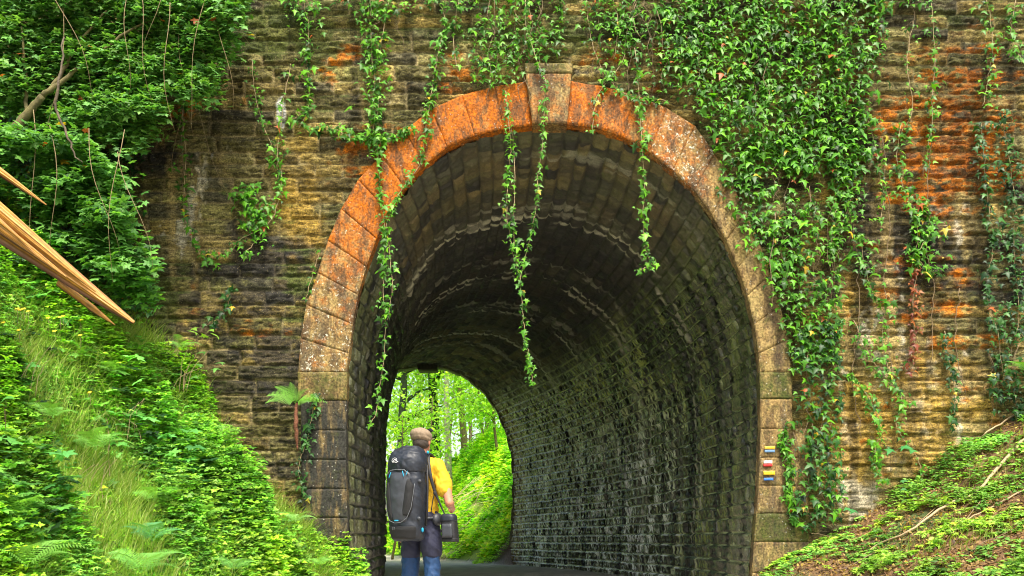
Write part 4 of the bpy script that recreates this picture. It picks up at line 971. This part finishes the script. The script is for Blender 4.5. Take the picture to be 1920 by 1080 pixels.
# undergrowth on the far bank
n0 = 45000; x = RNG.uniform(-9, 2.5, n0); y = RNG.uniform(22.9, 34, n0); z = ground(x, y); m = z > .12
q = np.stack([x[m], y[m], z[m]], 1); q = q[(q[:, 0]/q[:, 1] > -.20) & (q[:, 0]/q[:, 1] < .03)]
rosettes('far_undergrowth', q[clump_mask(q, .9, .34, 5)], 6, .12, LIMEG*np.array([1.3,1.3,1.]), 'bright yellow green undergrowth on the bank beyond the tunnel', tpl=T_DIA, hgt=.35, mat=M_FAR)
x = RNG.uniform(-5, 1, 1500); y = RNG.uniform(22.4, 23.5, 1500); q = np.stack([x, y, ground(x, y)], 1); q = q[(q[:, 0] > -1.1)]
rosettes('path_edge_moss', q, 6, .05, LIMEG, 'lime green moss and herbs along the far path edge', tpl=T_DIA, hgt=.08, mat=M_FAR)
vs, fs, q_ = [], [], 0
for k in range(42):
    Y = RNG.uniform(24.5, 28.5); px_ = RNG.uniform(840, 940); x = (px_-960)/F*Y; z = float(ground(x, Y)); L = RNG.uniform(.8, 2.4); a = RNG.uniform(.35, 1.15)
    p0 = np.array([x, Y-.1, z+RNG.uniform(.15, .6)]); p1 = p0+np.array([-L*math.cos(a), -.35, -L*math.sin(a)*.95]); mid_ = (p0+p1)/2+np.array([0,0,.12])
    v, f = tube_vf(np.array([p0, mid_, p1]), np.array([.007,.006,.003]), 4); vs.append(v); fs.append(f+q_); q_ += len(v)
tag(mesh_np('dry_brushwood', np.concatenate(vs), np.concatenate(fs), simple('dry_brush',(.55,.42,.26),.8,.3,20)), 'tangle of dry grey sticks on the bank beyond the tunnel', 'brushwood', None, 'stuff')
# ------------------------------------------------------------ the hiker (local frame: +y is where he faces, +x his right)
HX, HY_, HROT = -.875, 7.69, R(-21)
M_SKIN = simple('skin', (.50,.22,.13), .55, .12, 40, .15, .001)
M_SHIRT = simple('yellow_shirt_cloth', (.60,.37,.012), .8, .10, 25, .2, .003)
M_NAVY = simple('navy_cloth', (.016,.018,.045), .75, .2, 30, .2, .003)
M_BLUE = simple('blue_cloth', (.008,.042,.125), .7, .2, 30, .2, .003)
M_CAP = simple('tan_cap_cloth', (.26,.19,.125), .85, .15, 60, .4, .002)
M_HAIR = simple('grey_hair', (.06,.045,.035), .8, .4, 200, .6, .002)
M_BLACK = simple('black_webbing', (.012,.012,.014), .6, .2, 80, .2, .001)
M_PACK = simple('charcoal_nylon', (.015,.019,.029), .5, .22, 18, .3, .004)
M_PANEL = simple('grey_nylon', (.040,.044,.054), .5, .18, 20, .3, .004)
M_MESHP = simple('black_stretch_mesh', (.010,.010,.011), .75, .2, 90, .3, .001)
M_PIPE = simple('grey_piping', (.13,.14,.155), .5, .1, 30, 0)
M_CYAN = simple('blue_zip_pull', (.01,.30,.50), .5, .1, 30, 0)
M_WHITE = simple('white_print', (.62,.63,.64), .6, .05, 30, 0)
M_LENS = simple('dark_glass', (.01,.01,.012), .12, .1, 30, 0)
M_SHOE = simple('boot_leather', (.08,.055,.035), .7, .3, 40, .3, .002)
def capped(pts, rad, seg=20, sy=1.):
    pts = np.array(pts, float); rad = np.array(rad, float)
    t = np.linspace(0, len(pts)-1, (len(pts)-1)*5+1); k = np.arange(len(pts))
    ext = np.r_[[2*pts[0]-pts[1]], pts, [2*pts[-1]-pts[-2]]]; i = np.minimum(t.astype(int), len(pts)-2); u = (t-i)[:, None]
    p0, p1, p2, p3 = ext[i], ext[i+1], ext[i+2], ext[i+3]; rr = np.interp(t, k, rad)
    q = .5*((2*p1)+(-p0+p2)*u+(2*p0-5*p1+4*p2-p3)*u*u+(-p0+3*p1-3*p2+p3)*u**3)
    d0 = unit((q[0]-q[1])[None])[0]; d1 = unit((q[-1]-q[-2])[None])[0]; an = np.array([.35,.7,.9,.99,1.])*math.pi/2
    q = np.r_[[q[0]+d0*rr[0]*math.sin(a) for a in an[::-1]], q, [q[-1]+d1*rr[-1]*math.sin(a) for a in an]]
    rr = np.r_[[rr[0]*math.cos(a)+.0002 for a in an[::-1]], rr, [rr[-1]*math.cos(a)+.0002 for a in an]]
    return tube_vf(q, rr, seg, sy)
def loft(rings, seg=40, pw=2.3, cap=True, fine=4):
    """rings: (z, hx, hy, cx, cy)"""
    r = np.array(rings, float); k = np.arange(len(r)); t = np.linspace(0, len(r)-1, (len(r)-1)*fine+1)
    # smooth interpolation
    ext = np.r_[[2*r[0]-r[1]], r, [2*r[-1]-r[-2]]]; i = np.minimum(t.astype(int), len(r)-2); u = (t-i)[:, None]
    p0, p1, p2, p3 = ext[i], ext[i+1], ext[i+2], ext[i+3]
    q = .5*((2*p1)+(-p0+p2)*u+(2*p0-5*p1+4*p2-p3)*u*u+(-p0+3*p1-3*p2+p3)*u**3)
    if cap:
        a = q[0].copy(); b = q[-1].copy(); a[1:3] = .0005; b[1:3] = .0005; q = np.r_[[a], q, [b]]
    th = np.linspace(0, 2*math.pi, seg, endpoint=False); cx_, sx_ = np.cos(th), np.sin(th)
    ex = np.sign(cx_)*np.abs(cx_)**(2/pw); ey = np.sign(sx_)*np.abs(sx_)**(2/pw)
    v = np.stack([q[:, 3:4]+q[:, 1:2]*ex, q[:, 4:5]+q[:, 2:3]*ey, np.repeat(q[:, 0:1], seg, 1)], -1).reshape(-1, 3)
    n = len(q); i = np.arange(n-1)[:, None]*seg; j = np.arange(seg)[None]; kk = (j+1) % seg
    return v, np.stack([i+j, i+kk, i+seg+kk, i+seg+j], -1).reshape(-1, 4)
def ball(c, r, rot=None, seg=20):
    th = np.linspace(.001, math.pi-.001, seg); ph = np.linspace(0, 2*math.pi, 2*seg, endpoint=False)
    v = np.stack([np.sin(th)[:, None]*np.cos(ph), np.sin(th)[:, None]*np.sin(ph), -np.cos(th)[:, None]*np.ones_like(ph)], -1).reshape(-1, 3)*np.array(r)
    if rot is not None: v = v @ np.array(rot).T
    v = v+np.array(c); s = 2*seg; i = np.arange(seg-1)[:, None]*s; j = np.arange(s)[None]; k = (j+1) % s
    return v, np.stack([i+j, i+k, i+s+k, i+s+j], -1).reshape(-1, 4)
def fuse(name, parts, mat, voxel=.008, wr=0., wf=(14, 9), seed=0, smooth_it=4, parent=None, squash=None):
    v, f = combine(parts); o = mesh_np(name, v, f, mat)
    if squash: pass
    md = o.modifiers.new('r', 'REMESH'); md.mode = 'VOXEL'; md.voxel_size = voxel; md.use_smooth_shade = True
    sm = o.modifiers.new('s', 'SMOOTH'); sm.iterations = smooth_it; sm.factor = .5
    dg = bpy.context.evaluated_depsgraph_get(); me = bpy.data.meshes.new_from_object(o.evaluated_get(dg)); old = o.data
    o.modifiers.clear(); o.data = me; bpy.data.meshes.remove(old)
    if not me.materials: me.materials.append(mat)
    if wr:
        n = len(me.vertices); c = np.zeros(n*3, np.float32); me.vertices.foreach_get('co', c); c = c.reshape(-1, 3)
        nn_ = np.zeros(n*3, np.float32); me.vertex_normals.foreach_get('vector', nn_); nn_ = nn_.reshape(-1, 3)
        w = fbm((c[:, 0]+c[:, 2]*.55)*wf[0], (c[:, 1]*.7+c[:, 2]-.4*c[:, 0])*wf[1], seed, 3)-.5
        ridge = 1-np.abs(fbm((c[:, 0]-c[:, 2]*.4)*wf[0]*.8, (c[:, 2]+c[:, 1])*wf[1]*1.2, seed+3, 2)-.5)*5
        c = c+nn_*((w*1.3+.35*np.clip(ridge, 0, 1))*wr)[:, None]; me.vertices.foreach_set('co', c.ravel()); me.update()
    me.polygons.foreach_set('use_smooth', np.ones(len(me.polygons), bool))
    if parent: o.parent = parent
    return o
def part(name, vf, mat, parent, smooth=True):
    o = mesh_np(name, vf[0], vf[1], mat, None, None, smooth); o.parent = parent; return o

def hand(w, d, n_palm, side, curl):
    """w wrist, d pointing direction, n_palm palm normal, side = thumb side direction, all np arrays"""
    L = .082; parts = [capped([w-d*.01, w+d*.03, w+d*.075], [.022,.030,.030], 16, .48)]
    # palm is wide along the thumb side direction: several parallel bars
    for s_ in (-.026, -.009, .009, .026): parts.append(capped([w+side*s_*.6, w+side*s_+d*.08], [.014,.0125], 10))
    for s_, l in ((.027,.068),(.009,.078),(-.009,.072),(-.026,.055)):
        a = w+side*s_+d*L; p = [a-d*.01]; dd = d.copy()
        for k_, fr in enumerate((.42,.32,.26)):
            ang = curl*(k_+.6); dd = d*math.cos(ang)+n_palm*math.sin(ang); a = a+dd*l*fr; p.append(a)
        parts.append(capped(p, [.0095,.009,.0082,.007], 10))
    t0 = w+side*.022+d*.02; parts.append(capped([t0, t0+side*.028+d*.025+n_palm*.008, t0+side*.034+d*.055+n_palm*.02], [.014,.0115,.009], 10))
    return parts
P3 = lambda *a: np.array(a, float)
body = []
body.append(loft([(.86,.15,.10,0,0),(.98,.155,.105,0,0),(1.1,.14,.095,0,0),(1.25,.155,.105,0,0),(1.38,.17,.105,0,0),(1.45,.15,.085,0,0),(1.50,.075,.06,0,0),(1.53,.056,.056,0,.004)], pw=2.2))
body.append(capped([(0,0,1.46),(0,.008,1.53),(0,.016,1.60)], [.062,.056,.058]))
HC = P3(0, .022, 1.655)
body += [ball(HC+P3(0,-.008,.012), (.077,.094,.105)), ball(HC+P3(0,.045,-.045), (.058,.05,.066)), ball(HC+P3(0,.088,-.088), (.026,.02,.018)),
         capped([HC+P3(0,.085,.012), HC+P3(0,.108,-.028)], [.008,.014], 12), ball(HC+P3(0,.092,-.052), (.024,.010,.006)), ball(HC+P3(0,.092,-.064), (.022,.010,.006))]
for s_ in (-1, 1):
    body += [ball(HC+P3(s_*.080,-.002,-.008), (.010,.020,.032)), ball(HC+P3(s_*.032,.080,.008), (.014,.010,.010)), ball(HC+P3(s_*.032,.084,.024), (.020,.010,.006))]
# right arm, bent at the elbow, forearm across the belly
sh, elb, wr_ = P3(.185,0,1.42), P3(.325,-.055,1.06), P3(.235,.20,1.02)
body += [capped([sh, (sh+elb)/2+P3(.012,0,.01), elb], [.058,.050,.042]), capped([elb, elb+(wr_-elb)*.3, wr_], [.043,.043,.027])]
d_ = unit((wr_-elb)[None])[0]; sd_ = P3(0,.2,1); sd_ -= d_*sd_.dot(d_); sd_ /= np.linalg.norm(sd_); body += hand(wr_, d_, unit(np.cross(d_, sd_)[None])[0]*-1, sd_, .55)
# left arm hanging by the thigh
sh, elb, wr_ = P3(-.185,0,1.42), P3(-.285,-.045,1.10), P3(-.262,.02,.83)
body += [capped([sh, (sh+elb)/2, elb], [.058,.050,.041]), capped([elb, elb+(wr_-elb)*.3, wr_], [.042,.042,.027])]
d_ = unit((P3(.02,.06,-1))[None])[0]; sd_ = P3(.1,1,.05); sd_ -= d_*sd_.dot(d_); sd_ /= np.linalg.norm(sd_); body += hand(wr_, d_, P3(1,0,0), sd_, .30)
for s_ in (-1, 1):
    body.append(capped([(s_*.09,0,.88),(s_*.115,.01,.52),(s_*.125,-.02,.28),(s_*.13,-.01,.08)], [.088,.062,.056,.042]))
    body.append(capped([(s_*.13,-.03,.045),(s_*.14,.13,.03)], [.036,.028]))
person = fuse('person', body, M_SKIN, .006, 0, smooth_it=3)
person.location = (HX, HY_, 0); person.rotation_euler = (0, 0, HROT)
tag(person, 'hiker seen from behind in yellow t-shirt, tan cap and blue trousers before the tunnel', 'person')
tee = [loft([(.95,.178,.122,0,0),(1.05,.166,.115,0,0),(1.2,.168,.118,0,0),(1.36,.190,.125,0,0),(1.44,.185,.105,0,0),(1.485,.12,.082,0,0),(1.515,.072,.068,0,0)], pw=2.25),]
for s_, e_ in ((1, P3(.325,-.055,1.06)), (-1, P3(-.285,-.045,1.10))):
    a = P3(s_*.155,0,1.425); b = a+(e_-a)*.66; v, f = tube_vf(np.array([a-P3(s_*.03,0,0), a+P3(s_*.03,0,-.02), (a+b)/2+P3(s_*.01,0,0), b]), np.array([.055,.070,.070,.074]), 24)
    tee.append(capped([a, a+P3(s_*.025,0,-.02), (a+b)/2+P3(s_*.012,0,0), b], [.060,.070,.069,.071]))
fuse('t_shirt', tee, M_SHIRT, .007, .030, (13, 6), 2, 3, person)
sho = [loft([(.80,.172,.122,0,0),(.9,.180,.128,0,0),(.98,.170,.118,0,0)], pw=2.3)]
for s_ in (-1, 1): sho.append(capped([(s_*.090,0,.84),(s_*.105,.0,.72),(s_*.114,.0,.60)], [.098,.101,.098]))
fuse('shorts', sho, M_NAVY, .008, .020, (12, 9), 5, 3, person)
for s_ in (-1, 1):
    fuse('trouser_leg', [capped([(s_*.113,.005,.62),(s_*.118,.01,.48),(s_*.126,-.015,.28),(s_*.13,-.01,.12)], [.082,.080,.076,.070])], M_BLUE, .008, .022, (14, 10), 7+s_, 3, person)
    fuse('boot', [capped([(s_*.13,-.045,.05),(s_*.135,.03,.055),(s_*.142,.16,.04)], [.052,.056,.044]), capped([(s_*.13,-.02,.07),(s_*.13,-.015,.14)], [.056,.054])], M_SHOE, .008, 0, parent=person)
# hair, cap with a button and brim, sunglasses pushed up on it
fuse('hair', [ball(HC+P3(0,-.024,-.012), (.080,.086,.080))], M_HAIR, .007, .004, (60, 60), 3, 1, person)
RX = np.array(Matrix.Rotation(R(-12), 3, 'X'))
cap_ = [ball(HC+P3(0,-.018,.055), (.101,.120,.070), RX), ball(HC+P3(0,-.022,.028), (.096,.112,.050), RX), ball(HC+P3(0,-.02,.122), (.012,.012,.006))]
fuse('cap', cap_, M_CAP, .006, .007, (30, 16), 9, 2, person)
part('cap_brim', ball(HC+P3(0,.118,.040), (.070,.055,.007)), M_CAP, person)
sg = [HC+P3(.085*math.sin(a), .02+.085*math.cos(a), .118-.028*(1-math.cos(a))) for a in np.linspace(-1.9, 1.9, 13)]
sg_o = part('sunglasses', tube_vf(np.array(sg), np.array([.004]*13), 8), M_LENS, person)
for s_ in (-1, 1): part('lens', ball(HC+P3(s_*.036,.098,.118), (.034,.010,.022)), M_LENS, sg_o)
RY_ = None

# ---- backpack: stands on his back, a thing of its own
pack = empty('backpack', (HX, HY_, 0), 'big charcoal hiking backpack with grey panel, black stretch pockets and blue zip pulls', 'backpack')
pack.rotation_euler = (0, 0, HROT)
PR = [(.700,.105,.075,.0,-.265),(.725,.140,.105,.0,-.268),(.80,.158,.122,.0,-.272),(.95,.168,.130,0,-.275),(1.12,.178,.135,0,-.278),(1.27,.178,.132,0,-.278),(1.40,.165,.120,0,-.27)]
LR = [(1.335,.176,.138,.004,-.272),(1.38,.184,.146,.004,-.274),(1.44,.178,.145,.008,-.272),(1.50,.158,.130,.014,-.266),(1.545,.120,.104,.022,-.26),(1.575,.065,.060,.028,-.255)]
mainb = fuse('main_compartment', [loft(PR, 48, 3.0)], M_PACK, .008, .014, (12, 12), 1, 2, pack)
lid = fuse('lid', [loft(LR, 48, 2.7), capped([(.150,-.30,1.38),(.158,-.27,1.29)], [.035,.022], 14)], M_PACK, .007, .020, (11, 9), 8, 2, pack)
def surf(x, z, rings, off):
    r = np.array(rings); hx = np.interp(z, r[:, 0], r[:, 1]); hy = np.interp(z, r[:, 0], r[:, 2]); cx_ = np.interp(z, r[:, 0], r[:, 3]); cy = np.interp(z, r[:, 0], r[:, 4])
    t = np.clip(np.abs(x-cx_)/hx, 0, .995); return cy-hy*(1-t**2.8)**(1/2.8)-off
def patch(name, zlr, mat, off, rings=PR, parent=None, n=14, puff=.0, wr=.0):
    """zlr: rows (z, x_left, x_right)"""
    a = np.array(zlr); zz = np.linspace(a[0, 0], a[-1, 0], 26); o_ = np.argsort(a[:, 0])
    xl = np.interp(zz, a[o_, 0], a[o_, 1]); xr = np.interp(zz, a[o_, 0], a[o_, 2]); t = np.linspace(0, 1, n)
    x = xl[:, None]+(xr-xl)[:, None]*t; z = np.repeat(zz[:, None], n, 1)
    e = np.minimum(np.minimum(t, 1-t)[None]*2, np.minimum(np.linspace(0, 1, 26), np.linspace(1, 0, 26))[:, None]*3); e = np.sqrt(np.clip(e, 0, 1))
    y = surf(x, z, rings, off)-puff*e-wr*(fbm(x*16+z*6, z*22, 5, 3)-.5)*e; y[[0, -1], :] += .02; y[:, [0, -1]] += .014
    return part(name, (np.stack([x, y, z], -1).reshape(-1, 3), grid_faces(26, n)), mat, parent or pack)
patch('front_panel', [(1.345,-.105,.085),(1.30,-.125,.105),(1.15,-.125,.115),(.98,-.115,.100),(.86,-.070,.055)], M_PANEL, .006, puff=.026, wr=.022)
patch('stretch_pocket', [(1.24,-.150,-.115),(1.15,-.158,-.100),(1.0,-.155,-.082),(.89,-.12,-.075)], M_MESHP, .022, puff=.012, wr=.01)
patch('stretch_pocket', [(1.27,.085,.095),(1.20,.062,.135),(1.10,.048,.135),(.98,.028,.115),(.92,.035,.085)], M_MESHP, .022, puff=.014, wr=.01)
patch('base_compartment', [(.835,-.165,.165),(.80,-.162,.162),(.75,-.150,.150),(.712,-.115,.115)], M_MESHP, .012, puff=.012, wr=.01)
def line_on(name, xz, r, mat, off=.03, rings=PR, parent=None):
    p = np.array([(x, float(surf(x, z, rings, off)), z) for x, z in xz]); t = np.linspace(0, len(p)-1, (len(p)-1)*4+1)
    p = np.stack([np.interp(t, np.arange(len(p)), p[:, k]) for k in range(3)], 1)
    return part(name, tube_vf(p, np.full(len(p), r), 7), mat, parent or pack)
line_on('piping', [(-.160,1.26),(-.158,1.08),(-.140,.95),(-.105,.885),(-.045,.862),(.02,.868),(.08,.91),(.118,1.0),(.135,1.10),(.148,1.22)], .0028, M_PIPE, .034)
line_on('piping', [(-.145,1.30),(-.10,1.345),(-.03,1.352),(.05,1.348),(.10,1.30)], .004, M_PIPE, .030)
line_on('zip_pull', [(-.082,1.325),(-.100,1.275)], .0045, M_CYAN, .040); line_on('zip_pull', [(.040,1.335),(.056,1.285)], .0045, M_CYAN, .040); line_on('zip_pull', [(.085,1.335),(.075,1.295)], .003, M_CYAN, .036)
line_on('fabric_tab', [(-.045,.885),(-.005,.885)], .006, M_CYAN, .036)
line_on('reflective_print', [(-.075,.80),(-.070,.825)], .003, M_PIPE, .026)
line_on('reflective_print', [(-.060,.80),(-.055,.825)], .003, M_PIPE, .026)
# white emblem on the lid: a ring broken at lower right round a mountain shape
ex, ez, er = -.050, 1.435, .027
line_on('emblem', [(ex+er*math.cos(a), ez+er*.85*math.sin(a)) for a in np.linspace(R(0), R(235), 15)], .0020, M_WHITE, .013, LR)
line_on('emblem', [(ex-.020,ez-.018),(ex-.008,ez-.004),(ex+.003,ez+.010),(ex+.014,ez+.002),(ex+.030,ez-.010),(ex+.040,ez-.016)], .0040, M_WHITE, .013, LR)
line_on('emblem', [(ex-.012,ez-.018),(ex+.002,ez-.014),(ex+.014,ez-.018),(ex+.030,ez-.020)], .0032, M_WHITE, .013, LR)
# compression straps, buckles, side straps
part('side_strap', tube_vf(P3(*[(.188,-.24,1.40),(.193,-.24,1.2),(.190,-.24,1.0),(.176,-.24,.84)]).reshape(-1, 3), np.full(4, .011), 8), M_BLACK, pack)
part('side_strap', tube_vf(P3(*[(-.186,-.26,1.34),(-.200,-.26,1.18),(-.190,-.26,.96),(-.180,-.24,.80)]).reshape(-1, 3), np.full(4, .008), 8), M_BLACK, pack)
for p_ in ((.172,-.36,1.245),(.165,-.36,.905)): part('buckle', ball(p_, (.020,.014,.017)), M_PANEL, pack)
part('zip_pull', ball((.172,-.30,.80), (.012,.008,.022)), M_CYAN, pack)
part('loose_strap', tube_vf(P3(*[(-.19,-.22,1.12),(-.235,-.20,1.06),(-.225,-.2,.98),(-.20,-.2,.90),(-.205,-.2,.84)]).reshape(-1, 3), np.full(5, .005), 6), M_BLACK, pack)
for s_ in (-1, 1):
    q_ = [(s_*.09,-.14,1.40),(s_*.095,-.10,1.50),(s_*.105,-.02,1.525),(s_*.115,.08,1.46),(s_*.125,.125,1.33)]
    part('shoulder_strap', capped(q_, [.026]*5, 14, .5), M_PACK, pack)
belt = []
for a in np.linspace(-2.7, 2.7, 17): belt.append((.190*math.sin(a), -.135*math.cos(a)-.005, .93-.02*math.cos(a)))
part('hip_belt', capped(belt, [.030]*17, 14, .55), M_PACK, pack)
part('hip_pocket', ball((.192,-.03,.905), (.045,.075,.062)), M_PANEL, pack)
part('lid_toggle', ball((.125,-.10,1.535), (.012,.014,.016)), M_CYAN, pack)
# ---- camera pouch on its strap
bag = empty('camera_bag', (HX, HY_, 0), 'black padded camera pouch hanging from a strap at the right hip of the hiker', 'camera bag')
bag.rotation_euler = (0, 0, HROT)
BR = [(.695,.062,.050,.335,-.05),(.705,.074,.060,.335,-.05),(.80,.074,.062,.330,-.05),(.90,.070,.060,.322,-.05),(.93,.064,.056,.320,-.05),(.945,.04,.035,.318,-.05)]
fuse('pouch', [loft(BR, 36, 3.6)], M_BLACK, .006, .003, (14, 14), 4, 2, bag)
part('pouch_lid', loft([(.885,.074,.065,.322,-.05),(.93,.071,.062,.320,-.05),(.955,.050,.045,.318,-.05)], 36, 3.4), M_PACK, bag)
part('pocket', loft([(.73,.052,.014,.335,-.115),(.86,.048,.012,.329,-.113)], 30, 4.), M_PANEL, bag)
part('base', loft([(.69,.077,.064,.335,-.05),(.725,.078,.065,.335,-.05)], 36, 3.6), M_MESHP, bag)
part('strap', capped([(.085,.03,1.53),(.11,-.06,1.515),(.145,-.125,1.42),(.180,-.145,1.29),(.212,-.125,1.16),(.250,-.10,1.05),(.29,-.08,.95)], [.017,.017,.017,.016,.014,.009,.007], 12, .4), M_BLACK, bag)
part('strap', capped([(.212,-.130,1.15),(.195,-.140,1.07),(.175,-.135,.96)], [.006,.005,.005], 10), M_BLACK, bag)
part('buckle', ball((.214,-.138,1.145), (.014,.008,.020)), M_BLACK, bag)
